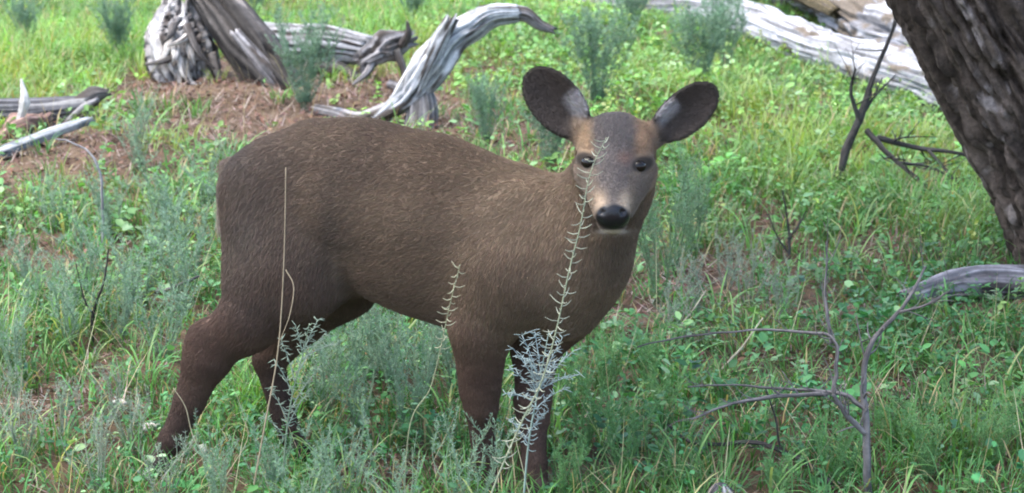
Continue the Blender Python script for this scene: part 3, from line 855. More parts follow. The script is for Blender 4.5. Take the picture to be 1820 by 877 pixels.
def wood_col(c1, c2, freq=8, seed=0, along=2.0, dark=None, dk=0.0):
    c1, c2 = np.array(c1), np.array(c2)
    def f(TH, S, V):
        n = fbm(np.stack([np.cos(TH) * freq, np.sin(TH) * freq, S * along], 1), seed + 3, 3)
        t = np.clip((n - .36) / .24, 0, 1)[:, None]
        c = c1 * (1 - t) + c2 * t
        if dark is not None:
            n2 = fbm(np.stack([np.cos(TH) * 2, np.sin(TH) * 2, S * 5], 1), seed + 43, 3)
            w = np.clip((n2 - (1 - dk)) / .08, 0, 1)[:, None]
            c = c * (1 - w) + np.array(dark) * w
        return c
    return f

SILVER = ((0.20, 0.21, 0.22), (0.50, 0.51, 0.54)); GREYW = ((0.09, 0.085, 0.085), (0.30, 0.29, 0.30)); DARKW = ((0.03, 0.027, 0.026), (0.12, 0.11, 0.105))
def limb(parent, name, pts, radii, cols, rings=60, sides=28, seed=0, jag=0.05, mat=None, dark=(0.06, .05, .045), dk=0.42, org=None, **kw):
    mb = MB(); o = np.zeros(3) if org is None else org
    tube(mb, [np.asarray(p) - o for p in pts], radii, rings * 2, int(sides * 2.4), disp=wood_disp(seed=seed, **kw), colfn=wood_col(*cols, seed=seed, dark=dark, dk=dk), cap=-.25, jag=jag, seed=seed)
    return link(name, mb.mesh(name, mat or M_WOOD), parent)

def thing(name, loc, label, cat, group=None):
    o = empty(name, loc); tag(o, label, cat, group); return o

# bleached forked snag behind the deer's back
o = gpt(735, 222); Y = o[1]
t = thing('driftwood_snag', o, 'silvery bleached forked snag with a hooked dark tip rising behind the deer', 'driftwood')
limb(t, 'main_limb', [at(668, 212, Y - .05), at(715, 180, Y - .02), at(752, 138, Y), at(796, 74, Y + .05), at(838, 48, Y + .10), at(870, 28, Y + .12), at(918, 24, Y + .16)], [.03, .08, .115, .085, .07, .045], SILVER, 80, 28, 11, .03, org=o, dk=.47, crack=.4, amp=.26, lump=.34)
limb(t, 'hooked_tip', [at(908, 24, Y + .16), at(935, 27, Y + .18), at(958, 44, Y + .19), at(982, 54, Y + .2)], [.046, .042, .03, .018], GREYW, 24, 14, 12, .05, org=o, dk=.55, amp=.3, lump=.35)
limb(t, 'side_limb', [at(745, 150, Y - .05), at(770, 95, Y - .06), at(800, 40, Y - .05)], [.045, .055, .040], SILVER, 40, 18, 13, .10, org=o, dk=.5, amp=.3, lump=.3)
limb(t, 'foot', [at(745, 150, Y), at(750, 190, Y - .02), at(748, 228, Y - .03)], [.06, .085, .10], GREYW, 30, 22, 14, .04, org=o)
limb(t, 'root', [at(690, 200, Y + .1), at(640, 215, Y + .12), at(600, 205, Y + .2), at(560, 195, Y + .25)], [.06, .05, .045, .03], GREYW, 34, 16, 15, .04, org=o)

# uprooted stump: pale root plate, dark leaning trunk
o = gpt(330, 150); Y = o[1]
t = thing('uprooted_stump', o, 'pale splintered root stump with fraying fibres on the brown soil mound', 'stump')
limb(t, 'stump', [at(345, 150, Y), at(325, 100, Y), at(318, 60, Y + .05), at(322, 12, Y + .1)], [.17, .22, .20, .12], ((.14, .13, .13), (.47, .46, .46)), 60, 44, 21, .18, org=o, amp=.36, crack=.5, freq=18, lump=.2, along=1.3, twist=.9, dk=.46)
rs = random.Random(4)
for k in range(12):
    a = (285 + rs.random() * 100, 40 + rs.random() * 70); dx = rs.uniform(-60, 55); dy = rs.uniform(15, 85)
    limb(t, 'root', [at(a[0], a[1], Y - .18), at(a[0] + dx * .4, a[1] + dy * .6, Y - .26 - .05 * rs.random()), at(a[0] + dx, min(a[1] + dy, 150), Y - .28)], [.03, .02, .007], ((.25, .23, .21), (.5, .48, .46)) if k % 3 else DARKW, 16, 8, 30 + k, .02, org=o)
o = gpt(480, 165); Y = o[1]
t = thing('dark_log', o, 'dark rotten log leaning across the root stump, split along its side', 'log')
limb(t, 'trunk', [at(350, -40, Y + .5), at(400, 22, Y + .3), at(452, 92, Y + .12), at(520, 165, Y - .1)], [.13, .15, .16, .10], ((.022, .02, .019), (.075, .068, .064)), 70, 32, 41, .1, org=o, dark=(.22, .2, .19), dk=.36, crack=.4)
limb(t, 'splinter', [at(420, 60, Y), at(470, 120, Y - .08), at(505, 170, Y - .12)], [.03, .045, .02], GREYW, 24, 12, 42, .05, org=o)
o = gpt(570, 130); Y = o[1]
t = thing('pale_log', o, 'short pale grey log with broken dark end lying beside the dark log', 'log')
limb(t, 'trunk', [at(455, 70, Y + .1), at(520, 76, Y + .05), at(590, 78, Y), at(648, 88, Y - .05)], [.11, .125, .125, .10], ((.14, .14, .14), (.42, .42, .44)), 70, 34, 51, .12, org=o, dk=.45, crack=.3)
limb(t, 'underside_splinter', [at(540, 118, Y - .08), at(600, 125, Y - .1), at(650, 150, Y - .12)], [.05, .06, .03], DARKW, 30, 14, 52, .06, org=o)
limb(t, 'underside_splinter', [at(590, 112, Y - .1), at(640, 160, Y - .14), at(665, 185, Y - .16)], [.035, .035, .015], GREYW, 30, 12, 53, .06, org=o)
o = gpt(700, 160); Y = o[1]
t = thing('broken_root', o, 'small broken grey root chunk between the pale log and the snag', 'root')
limb(t, 'chunk', [at(650, 108, Y), at(690, 85, Y + .03), at(722, 72, Y + .05)], [.06, .095, .05], GREYW, 34, 20, 61, .14, org=o, amp=.4, lump=.4, crack=.4, along=6)
for k, (x1, y1, x2, y2) in enumerate([(705, 90, 722, 175), (662, 112, 628, 150), (716, 78, 724, 40), (690, 150, 735, 168)]):
    limb(t, 'prong', [at(x1, y1, Y - .03), at((x1 + x2) / 2 + 6, (y1 + y2) / 2, Y - .07), at(x2, y2, Y - .08)], [.03, .022, .008], GREYW if k % 2 else DARKW, 16, 8, 62 + k, .02, org=o)

# left: charred log, splinter, rotten lump, plank
o = gpt(80, 232); Y = o[1]
t = thing('charred_log', o, 'blackish log with broken knobbly end lying behind the weathered plank', 'log')
limb(t, 'trunk', [at(-160, 215, Y + .15), at(-40, 205, Y + .05), at(60, 202, Y), at(160, 192, Y - .03)], [.075, .085, .085, .075], ((.035, .036, .04), (.11, .11, .12)), 70, 26, 71, .08, org=o, dark=(.2, .2, .2), dk=.42)
limb(t, 'knob', [at(140, 190, Y - .04), at(168, 170, Y - .02), at(190, 165, Y)], [.05, .05, .02], DARKW, 20, 14, 72, .05, org=o)
limb(t, 'knob', [at(120, 215, Y - .1), at(150, 190, Y - .12), at(172, 178, Y - .12)], [.012, .022, .014], GREYW, 16, 8, 73, .03, org=o)
o = gpt(45, 262); Y = o[1]
t = thing('rotten_wood', o, 'crumbling pinkish rotten wood lump topped by one white upright splinter', 'wood')
limb(t, 'lump', [at(15, 268, Y), at(45, 240, Y), at(80, 222, Y + .03)], [.07, .11, .06], ((.10, .055, .045), (.30, .20, .17)), 50, 30, 81, .12, org=o, amp=.6, crack=.5, lump=.35, along=9)
limb(t, 'splinter', [at(32, 222, Y - .05), at(44, 182, Y - .05), at(38, 142, Y - .03)], [.014, .028, .006], ((.38, .37, .35), (.55, .53, .51)), 22, 10, 82, .02, org=o, dk=.1)
o = gpt(75, 300); Y = o[1]
mb = MB(); M_PLANK = M_WOOD
def plank():
    A, B = at(8, 318, Y - .12), at(150, 238, Y + .3)
    A[2] = ground_h(A[0], A[1]) + .03; B[2] = ground_h(B[0], B[1]) + .05
    n, w = 40, 12
    ax = (B - A); L = np.linalg.norm(ax); ax /= L; sd_ = np.cross(ax, [0, 0, 1]); sd_ /= np.linalg.norm(sd_); up = np.cross(sd_, ax)
    S, U = np.meshgrid(np.linspace(0, L, n), np.linspace(0, 2 * math.pi, 24, endpoint=False), indexing='ij')
    hw = .055 * (1 - .55 * (S / L) ** 2) * (.85 + .3 * vnoise(np.stack([S.ravel() * 9, np.sign(np.cos(U)).ravel() * 3, 0 * S.ravel()], 1), 8).reshape(S.shape)); ht = .018
    cx = np.sign(np.cos(U)) * np.abs(np.cos(U)) ** .35 * hw; cy = np.sign(np.sin(U)) * np.abs(np.sin(U)) ** .45 * ht
    g = fbm(np.stack([cx.ravel() * 70, S.ravel() * 2.5, cy.ravel() * 40], 1), 5, 3).reshape(S.shape) - .5
    cy = cy + .016 * g + .02 * np.sin(S * 3)
    P = A + S[..., None] * ax + cx[..., None] * sd_ + cy[..., None] * up
    P[-1] += ax * (rng.random(24) * .06)[:, None]; P[0] -= ax * (rng.random(24) * .04)[:, None]
    i = np.arange(n - 1)[:, None] * 24 + np.arange(24)[None]; j = np.arange(n - 1)[:, None] * 24 + (np.arange(24)[None] + 1) % 24
    Q = np.stack([i, j, j + 24, i + 24], -1).reshape(-1, 4)
    c0, c1 = P[0].mean(0), P[-1].mean(0); m = n * 24
    a = np.arange(24); b = (a + 1) % 24
    T = np.vstack([np.stack([b, a, np.full(24, m)], -1), np.stack([a + m - 24, b + m - 24, np.full(24, m + 1)], -1)])
    col = np.array((.19, .205, .22)) + (g.ravel()[:, None] * .75) * np.array((1, 1, 1.03))
    mb.add(np.vstack([P.reshape(-1, 3), c0, c1]) - o, Q, T, np.vstack([col, col[0], col[-1]]))
plank()
tag(link('weathered_plank', mb.mesh('weathered_plank', M_WOOD), None, o), 'flat bluish-white weathered plank lying on bare soil before the charred log', 'plank')

# large bleached fallen trees at the far edge
def far_log(name, label, pp, radii, cols, seed, lift=0.0, dk=.4, sides=90, rings=220, **kw):
    pts = []
    for (px, py), r in zip(pp, radii):
        p = gpt(px, py); p[2] += r * .75 + lift; pts.append(p)
    o = pts[len(pts) // 2].copy(); o[2] = ground_h(o[0], o[1])
    mb = MB(); tube(mb, [p - o for p in pts], radii, rings, sides, disp=wood_disp(seed=seed, **kw), colfn=wood_col(*cols, seed=seed, dark=(.12, .10, .08), dk=dk, along=1.2), cap=-.2, jag=.12, seed=seed)
    return tag(link(name, mb.mesh(name, M_WOOD), None, o), label, 'log', 'bleached fallen trunks')
BL = ((.11, .11, .118), (.34, .35, .38))
far_log('fallen_log', 'long slim bleached fallen trunk along the front of the pile of pale trunks', [(1000, -5), (1150, 32), (1300, 62), (1450, 108), (1560, 152), (1720, 200), (2000, 270)], [.10, .12, .14, .15, .16, .16, .15], BL, 101, dk=.36, amp=.14, lump=.2)
far_log('fallen_log', 'thickest bleached fallen trunk, rearmost in the pile of pale trunks', [(1080, -60), (1300, -12), (1450, 22), (1600, 62), (1800, 130), (2150, 220)], [.20, .25, .28, .30, .32, .32], BL, 102, dk=.42, amp=.18, lump=.22)
far_log('fallen_log', 'bark-flecked bleached trunk wedged between two other pale fallen trunks', [(1330, 15), (1450, 55), (1560, 98), (1680, 140), (1820, 190), (2100, 260)], [.12, .17, .20, .20, .2, .18], BL, 103, lift=.06, dk=.47, amp=.2, lump=.25)
# slabs of bark and moss on the pile
o = gpt(1400, 62); o[2] += .2
t = thing('bark_slab', o, 'strip of brown mossy bark lying on the pale fallen trunks', 'bark')
limb(t, 'strip', [gpt(1250, 22) + [0, 0, .26], gpt(1330, 42) + [0, 0, .28], gpt(1400, 62) + [0, 0, .28], gpt(1480, 86) + [0, 0, .27]], [.04, .07, .075, .04], ((.045, .038, .022), (.13, .105, .06)), 50, 16, 111, .1, mat=M_BARK, org=o, amp=.3)

# half-buried log in the weeds on the right
o = gpt(1740, 545); Y = o[1]
mb = MB(); tube(mb, [p - o for p in (gpt(1610, 545) + [0, 0, .035], gpt(1690, 535) + [0, 0, .05], gpt(1780, 535) + [0, 0, .05], gpt(1960, 560) + [0, 0, .06])], [.03, .05, .06, .06], 160, 64, disp=wood_disp(seed=121, amp=.3, crack=.3, lump=.25), colfn=wood_col((.10, .095, .105), (.27, .26, .285), seed=121, dark=(.05, .045, .045), dk=.46), cap=-.2, jag=.06, seed=121)
tag(link('grey_log', mb.mesh('grey_log', M_WOOD), None, o), 'lilac-grey half-buried log among broad-leaved weeds', 'log')
# small things on the ground
for px, py, r, lab in ((268, 768, .017, 'white wood chip lying against the deer\'s rear hoof'), (362, 806, .014, 'small white wood chip in grass between the deer\'s hind legs'), (215, 722, .012, 'slim pale wood chip in grey litter behind the deer')):
    o = gpt(px, py); mb = MB(); a = rng.random() * 3
    dvec = np.array([math.cos(a), math.sin(a) * .4, .15]) * r * 1.6
    tube(mb, [-dvec + [0, 0, r * .8], [0, 0, r], dvec + [0, 0, r * .8]], [r * .5, r, r * .4], 10, 9, disp=wood_disp(seed=int(px), amp=.3), col=(.50, .48, .45), jag=.01, seed=3)
    tag(link('wood_chip', mb.mesh('wood_chip', M_WOOD), None, o), lab, 'wood chip', 'pale wood chips')
o = gpt(1278, 905)
mb = MB(); tube(mb, [[-.01, 0, -.02], [0, 0, .02], [.004, 0, .052], [.006, 0, .066]], [.045, .042, .03, .012], 26, 22, disp=wood_disp(seed=131, amp=.12), colfn=wood_col((.03, .028, .03), (.09, .085, .09), seed=131, dark=(.4, .4, .42), dk=.36), cap=.3, seed=131)
tag(link('wood_stub', mb.mesh('wood_stub', M_WOOD), None, o), 'dark rounded wood stub poking out of the low weeds', 'stub')

# ------------------------------------------------------------------ leaning tree
def leaning_tree():
    base = np.array([2.36, 6.55, float(ground_h(2.36, 6.55)) - .1])
    root = thing('leaning_tree', base, 'thick dark tree with furrowed scaly bark leaning over the clearing', 'tree')
    def disp(TH, S, R):
        TH = TH + .35 * S
        c, s = np.cos(TH), np.sin(TH)
        P = np.stack([(c * 5.2).ravel(), (s * 5.2).ravel(), (S * 2.2).ravel()], 1)
        warp = (fbm(P * .6, 201, 2) - .5)[:, None] * np.array([1.5, 1.5, .8])
        n = fbm(P * [1.5, 1.5, 1.0] + warp, 202, 2).reshape(TH.shape)
        ridg = np.clip(1 - np.abs(n - .5) * 8, 0, 1)
        m2 = vnoise(P * [3.1, 3.1, 2.6] + warp * 1.5, 209).reshape(TH.shape)
        rid2 = np.clip(1 - np.abs(m2 - .5) * 7, 0, 1)
        n2 = fbm(np.stack([(c * 26).ravel(), (s * 26).ravel(), (S * 16).ravel()], 1), 203, 2).reshape(TH.shape) - .5
        fl = .35 * np.exp(-S / .25)
        return -.17 * ridg - .10 * rid2 + .11 * n2 + .10 * (n - .5) + fl
    def colf(TH, S, V):
        n = fbm(np.stack([np.cos(TH + .35 * S) * 16, np.sin(TH + .35 * S) * 16, S * 5], 1), 205, 3)
        t = np.clip((n - .35) / .3, 0, 1)[:, None]
        c = np.array((.034, .025, .020)) * (1 - t) + np.array((.115, .088, .072)) * t
        w = np.clip((fbm(np.stack([np.cos(TH) * 9, np.sin(TH) * 9, S * 12], 1), 207, 2) - .70) / .05, 0, 1)[:, None]
        return c * (1 - w) + np.array((.22, .185, .17)) * w
    mb = MB()
    path = [(0, 0, 0), (-.28, .02, .45), (-.62, .04, 1.0), (-1.15, -.05, 1.95), (-1.75, -.6, 3.2), (-2.2, -1.4, 4.5), (-2.5, -2.2, 5.8)]  # unseen upper part bent toward the camera so its leaves shade the deer
    tube(mb, path, [.36, .30, .285, .27, .24, .20, .12], 520, 220, disp=disp, colfn=colf, cap=.1)
    link('trunk', mb.mesh('trunk', M_BARK), root)
    r = random.Random(5); ends = []
    for k in range(9):
        t = .5 + .5 * k / 8; p = catmull(path, 60)[min(59, int(t * 59))]
        a = k * 2.4 + r.random(); L = r.uniform(1.7, 3.0)
        q = p + np.array([math.cos(a) * L * .5, math.sin(a) * L * .5, .5]); e = p + np.array([math.cos(a) * L, math.sin(a) * L, .7 + .5 * r.random()])
        mb = MB(); tube(mb, [p, q, e], [.09, .055, .02], 20, 10, disp=wood_disp(seed=210 + k), colfn=colf)
        link('limb', mb.mesh('limb', M_BARK), root); ends += [q, e, (q + e) / 2]
    n = 16000
    E = np.array(ends); i = rng.integers(0, len(E), n)
    pos = E[i] + rng.normal(0, 1, (n, 3)) * [.6, .6, .3]
    mb = MB(); scatter_leaves(mb, pos, .05 + .05 * rng.random(n), rng.random(n) * 6.28, rng.normal(-.2, .5, n), rng.normal(0, .6, n), jitter((.06, .12, .03), n, .3, .1))
    link('shade_crown', mb.mesh('shade_crown', M_LEAF), root)  # unseen leaves, placed and thickened to shade the deer and foreground
leaning_tree()

# ------------------------------------------------------------------ dead branches and bare saplings
def twiggy(name, loc, label, cat, paths, cols, seed, twigs=6, tw_len=.12, group=None):
    """paths: list of (points, r0, r1, part name); every path also sprouts short side twigs"""
    root = thing(name, loc, label, cat, group); r = random.Random(seed)
    for k, (pts, r0, r1, nm) in enumerate(paths):
        P = [np.asarray(p) - loc for p in pts]
        K_ = 4 * len(P); Cj = catmull(P, K_); jr = np.random.default_rng(seed + k); ln_ = np.linalg.norm(Cj[-1] - Cj[0])
        Cj[1:] += np.cumsum(jr.normal(0, .0016 * min(1, ln_ * 2), (K_ - 1, 3)), 0); P = list(Cj)
        mb = MB(); C = tube(mb, P, [r0, (r0 + r1) / 2, r1], 3 * len(P), 8, disp=wood_disp(seed=seed + k, amp=.3, lump=.25, crack=0, along=14), colfn=wood_col(*cols, seed=seed + k, along=8), cap=.5)
        link(nm, mb.mesh(nm, M_TWIG), root)
        for j in range(twigs):
            i = r.randrange(3, len(C) - 1); T = C[i] - C[i - 1]; T /= np.linalg.norm(T) + 1e-9
            d = T * .7 + np.array([r.gauss(0, .6), r.gauss(0, .5), r.gauss(.15, .5)]); d /= np.linalg.norm(d)
            L = tw_len * r.uniform(.4, 1.2); b = np.array([r.gauss(0, .15), r.gauss(0, .15), r.gauss(.1, .15)])
            rr = max(.0011, (r0 + (r1 - r0) * i / len(C)) * .42)
            mb = MB(); tube(mb, [C[i], C[i] + d * L * .5, C[i] + d * L + b * L], [rr, rr * .7, rr * .35], 8, 5, colfn=wood_col(*cols, seed=seed + j, along=8))
            if r.random() < .6:
                e = C[i] + d * L * .5; d2 = d + np.array([r.gauss(0, .6), r.gauss(0, .6), r.gauss(0, .5)]); d2 /= np.linalg.norm(d2)
                tube(mb, [e, e + d2 * L * .3, e + d2 * L * .5], [rr * .6, rr * .5, rr * .3], 6, 5, colfn=wood_col(*cols, seed=seed + j, along=8))
            link('twig', mb.mesh('twig', M_TWIG), root)
    return root
TG = ((.07, .065, .065), (.15, .14, .14)); TD = ((.022, .02, .019), (.065, .06, .056)); TB = ((.17, .165, .17), (.30, .29, .30))

o = gpt(1474, 345); Y = o[1]; Ye = Y + .35
twiggy('dead_branch', o, 'dark forked dead branch propped upright in the tall grass near the leaning tree', 'branch', [
    ([at(1474, 343, Y), at(1502, 275, Y + .02), at(1532, 205, Y + .06), at(1556, 140, Y + .1), at(1582, 75, Y + .15), at(1602, 15, Y + .2)], .022, .006, 'main_branch'),
    ([at(1528, 215, Y + .05), at(1512, 165, Y + .03), at(1520, 120, Y + .0)], .012, .004, 'branch'),
    ([at(1540, 232, Y + .05), at(1590, 285, Y - .05), at(1650, 335, Y - .15), at(1722, 392, Y - .25)], .015, .005, 'branch'),
    ([at(1600, 290, Y - .06), at(1660, 300, Y + .0), at(1745, 348, Y + .05)], .008, .003, 'branch')], TD, 301, 7, .18)
o = gpt(1700, 330); Y = o[1]
twiggy('dead_branch', o, 'thin dark dead branch lying in the grass under the leaning trunk', 'branch', [
    ([at(1560, 245, Y), at(1620, 262, Y + .02), at(1690, 270, Y), at(1760, 290, Y)], .014, .006, 'main_branch'),
    ([at(1650, 268, Y), at(1700, 325, Y - .1), at(1740, 350, Y - .12)], .008, .003, 'branch')], TD, 311, 7, .16)

o = gpt(1545, 890); Y = o[1]
twiggy('bare_sapling', o, 'grey leafless sapling with long arching side branches growing among low weeds', 'sapling', [
    ([o, at(1543, 790, Y), at(1541, 700, Y + .01), at(1552, 620, Y + .02), at(1590, 565, Y + .04), at(1625, 520, Y + .06), at(1648, 470, Y + .08)], .0105, .003, 'stem'),
    ([at(1540, 730, Y), at(1510, 705, Y + .02), at(1470, 700, Y + .05), at(1400, 698, Y + .1), at(1300, 690, Y + .16), at(1225, 695, Y + .2)], .0065, .002, 'branch'),
    ([at(1470, 701, Y + .05), at(1380, 708, Y + .02), at(1300, 722, Y), at(1225, 748, Y - .03)], .006, .0025, 'branch'),
    ([at(1538, 770, Y), at(1505, 740, Y - .02), at(1482, 705, Y - .03)], .007, .005, 'branch'),
    ([at(1482, 705, Y - .02), at(1484, 650, Y), at(1478, 600, Y + .02), at(1440, 585, Y + .05), at(1350, 580, Y + .1), at(1230, 590, Y + .15), at(1130, 612, Y + .2)], .0058, .0018, 'branch'),
    ([at(1478, 610, Y + .02), at(1470, 560, Y + .03), at(1468, 500, Y + .05), at(1470, 430, Y + .06)], .005, .002, 'branch'),
    ([at(1600, 555, Y + .04), at(1650, 540, Y + .02), at(1690, 515, Y)], .004, .0018, 'branch')], TG, 321, 10, .09)
o = gpt(1430, 868); Y = o[1]
twiggy('fallen_twig', o, 'dark fallen twig lying low in the weeds below the bare sapling', 'twig', [
    ([gpt(1475, 872, .02), gpt(1420, 842, .04), gpt(1340, 818, .05), gpt(1235, 808, .04), gpt(1180, 790, .07)], .008, .003, 'main_twig'),
    ([gpt(1420, 842, .04), at(1390, 800, Y + .12), at(1378, 740, Y + .12), at(1360, 690, Y + .12)], .004, .0018, 'side_twig')], TD, 331, 6, .07)
o = gpt(1400, 480); Y = o[1]
twiggy('bare_sapling', o, 'thin dark leafless seedling with upswept twigs in the short grass', 'sapling', [
    ([o, at(1402, 430, Y), at(1398, 385, Y), at(1390, 335, Y)], .006, .002, 'stem'),
    ([at(1401, 450, Y), at(1380, 420, Y), at(1365, 380, Y)], .004, .0015, 'branch'),
    ([at(1400, 425, Y), at(1420, 400, Y), at(1432, 375, Y)], .004, .0015, 'branch')], TD, 341, 5, .08)
o = gpt(165, 610); Y = o[1]
twiggy('bare_sapling', o, 'dark bare stalk forking upward through the feathery thicket behind the deer', 'sapling', [
    ([o, at(165, 560, Y), at(185, 500, Y), at(195, 440, Y)], .006, .002, 'stem'),
    ([at(166, 560, Y), at(150, 530, Y), at(135, 470, Y)], .004, .0015, 'branch')], TD, 351, 4, .06)
o = gpt(275, 560); Y = o[1]
twiggy('fallen_twig', o, 'short grey twig slanting up out of the plants behind the deer\'s haunch', 'twig', [
    ([gpt(272, 535, .03), at(310, 510, Y), at(352, 488, Y)], .008, .004, 'main_twig')], TG, 361, 2, .05)
o = gpt(182, 450); Y = o[1]
twiggy('arched_stalk', o, 'pale dead stalk rising straight then arching over toward the plank', 'stalk', [
    ([o, at(182, 380, Y), at(179, 310, Y), at(160, 272, Y), at(130, 256, Y), at(102, 250, Y)], .006, .003, 'stalk')], TB, 371, 0, .05)
for px, py, lab, sd_ in ((1160, 590, 'pale straight twig leaning in the litter beside the deer\'s chest', 381), (1260, 640, 'tan bare twig slanting up through weeds beside the bare sapling', 382)):
    o = gpt(px + 20, py + 20); Y = o[1]
    twiggy('fallen_twig', o, lab, 'twig', [([o, at(px + 60, py - 25, Y), at(px + 95, py - 75, Y)], .004, .002, 'main_twig')], ((.3, .27, .2), (.42, .38, .3)), sd_, 2, .04)

# ------------------------------------------------------------------ feathery shrubs
BLUEG = (0.19, 0.30, 0.215); DEEPG = (0.125, 0.22, 0.125); MIDG = (0.12, 0.26, 0.10)
def feather_meshes(seed, stems, height, spread, col, needle, dens, wid=.0011, branch=3):
    """stem mesh and needle mesh of one shrub"""
    r = np.random.default_rng(seed); sm, fm = MB(), MB()
    segs = []
    for s in range(stems):
        a = r.random() * 6.283; L = height * r.uniform(.6, 1.05); sp = spread * r.uniform(.3, 1)
        e = np.array([math.cos(a) * sp, math.sin(a) * sp, L])
        m = e * .5 + np.array([r.normal(0, .02), r.normal(0, .02), .05 * L])
        b0 = np.array([math.cos(a), math.sin(a), 0]) * .02 * r.random()
        C = tube(sm, [b0 - [0, 0, .01], m, e], [.0022, .0016, .0008], 9, 5, col=np.array(col) * [.9, .8, .7])
        segs.append((C, 1.0))
        for k in range(branch):
            i = r.integers(3, 8); d = np.array([r.normal(0, .7), r.normal(0, .7), .9]); d /= np.linalg.norm(d)
            l2 = L * r.uniform(.18, .4)
            C2 = tube(sm, [C[i], C[i] + d * l2 * .5, C[i] + d * l2 + [0, 0, l2 * .15]], [.0012, .001, .0006], 6, 4, col=np.array(col) * [.9, .85, .75])
            segs.append((C2, .8))
    for C, f in segs:
        S = np.concatenate([[0], np.cumsum(np.linalg.norm(np.diff(C, axis=0), axis=1))]); n = int(S[-1] * dens)
        if n < 2: continue
        s = np.sort(r.random(n)) * S[-1]; s = np.maximum(s, S[-1] * .12 * f)
        p = np.stack([np.interp(s, S, C[:, k]) for k in range(3)], 1)
        az = r.random(n) * 6.283; up = r.uniform(.2, 1.0, n)
        d = np.stack([np.cos(az) * np.cos(up), np.sin(az) * np.cos(up), np.sin(up)], 1)
        l = needle * r.uniform(.6, 1.15, n) * (1 - .45 * (s / S[-1]) ** 2)
        w = np.cross(d, r.normal(0, 1, (n, 3))); w /= np.linalg.norm(w, axis=1)[:, None]
        V = np.stack([p, p + d * l[:, None] * .5 + w * wid, p + d * l[:, None], p + d * l[:, None] * .5 - w * wid], 1)
        cc = np.array(col) * (0.75 + .5 * r.random((n, 1))) * (1 + .08 * r.normal(0, 1, (n, 3)))
        fm.add(V.reshape(-1, 3), np.arange(4 * n).reshape(-1, 4), None, np.repeat(cc, 4, 0))
    return sm.mesh('stem', M_STEM), fm.mesh('foliage', M_FEATHER, False)
KINDS = {}
for i in range(4):
    KINDS['blue', i] = feather_meshes(400 + i, 11, .30, .15, BLUEG, .021, 360)
    KINDS['deep', i] = feather_meshes(420 + i, 9, .36, .15, DEEPG, .026, 280, .0012)
    KINDS['mid', i] = feather_meshes(440 + i, 10, .20, .10, MIDG, .020, 420)
    KINDS['pale', i] = feather_meshes(460 + i, 9, .24, .11, (0.22, .29, .23), .018, 240, .0010)
TALLK = [feather_meshes(480 + i, 19, .60, .27, (0.150, .25, .175), .040, 270, .0022, 5) for i in range(3)]
count = {}
def shrub(px, py, kind, label, scale=1.0, group=None, Y=None):
    p = gpt(px, py)
    i = count.get(kind, 0); count[kind] = i + 1
    sm, fm = TALLK[i % 3] if kind == 'tall' else KINDS[kind, i % 4]
    o = thing('feathery_shrub', p, label, 'shrub', group)
    o.rotation_euler.z = i * 1.9; o.scale = (scale * (.9 + .2 * random.random()),) * 2 + (scale * (.9 + .25 * random.random()),)
    link('stem', sm, o); link('foliage', fm, o)
shrub(1062, 200, 'tall', 'feathery grey-green shrub standing just behind the deer\'s raised ears', .95)
shrub(1120, 75, 'tall', 'feathery grey-green shrub in front of the slim end of the fallen trunk', .8)
shrub(1245, 175, 'tall', 'bushy grey-green feathery shrub between the deer\'s ear and the fallen trunks', 1.0)
shrub(1290, 120, 'tall', 'feathery grey-green shrub close before the slim bleached trunk', .8)
shrub(540, 205, 'tall', 'feathery blue-green shrub growing beside the dark leaning log', .9)
shrub(735, 60, 'tall', 'faint feathery shrub in the grass behind the broken root chunk', .7)
shrub(865, 262, 'tall', 'small feathery shrub in litter over the deer\'s withers', .5)
shrub(975, 300, 'tall', 'feathery green shrub tucked between the deer\'s withers and head', .7)
shrub(210, 120, 'tall', 'feathery shrub in tall grass between the charred log and the root stump', .7)
shrub(50, 95, 'tall', 'feathery shrub alone in the tall grass behind the charred log', .6)
shrub(455, 20, 'tall', 'feathery shrub behind the dark leaning log and the pale log', .7)
G0 = "dark shrubs beside the deer's chest"
shrub(1195, 470, 'deep', "tallest dark green feathery shrub rising beside the deer's muzzle and neck", 1.4, G0)
shrub(1170, 530, 'deep', "dark green feathery shrub closest to the deer's chest", 1.15, G0)
shrub(1235, 440, 'deep', "dark green feathery shrub at the edge of the tall grass, away from the deer's chest", 1.15, G0)
def shrubs(kind, label, group, spots):
    for px, py, s in spots: shrub(px, py, kind, label, s, group if len(spots) > 1 else None)
G1 = "feathery thicket behind the deer's rump"
shrubs('blue', 'blue-green feathery shrub growing beside the pale arched stalk', G1, ((250, 330, 1.1), (200, 430, 1.0), (100, 420, .8)))
shrubs('blue', "blue-green feathery shrub pressed close against the deer's rump", G1, ((345, 480, 1.1), (370, 385, 1.0)))
shrubs('blue', 'blue-green feathery shrub growing around the short slanting grey twig', G1, ((285, 440, 1.15), (255, 540, 1.1), (330, 560, 1.0)))
shrubs('blue', 'blue-green feathery shrub growing at the foot of the dark forked stalk', G1, ((150, 530, 1.0), (210, 610, 1.0), (120, 620, .9)))
shrubs('blue', "blue-green feathery shrub just behind the deer's stretched hind leg", G1, ((290, 640, .9),))
shrubs('blue', 'blue-green feathery shrub at the grassy edge of the grey litter patch', G1, ((60, 560, .9), (30, 680, .9)))
G2 = "feathery shrubs under the deer's belly"
shrubs('blue', "blue-green feathery shrub under the deer's belly, close by the far hind leg", G2, ((600, 700, .95), (570, 745, .8)))
shrubs('blue', "blue-green feathery shrub midway under the deer's belly", G2, ((660, 675, 1.0), (705, 690, 1.0)))
shrubs('blue', "lower blue-green feathery shrub beside the bare litter patch under the deer's belly", G2, ((640, 770, .8), (720, 770, .8)))
shrubs('blue', "blue-green feathery shrub under the deer's belly, just behind the near foreleg", G2, ((755, 720, 1.0), (805, 700, .8)))
G3 = "feathery shrubs before the deer's hooves"
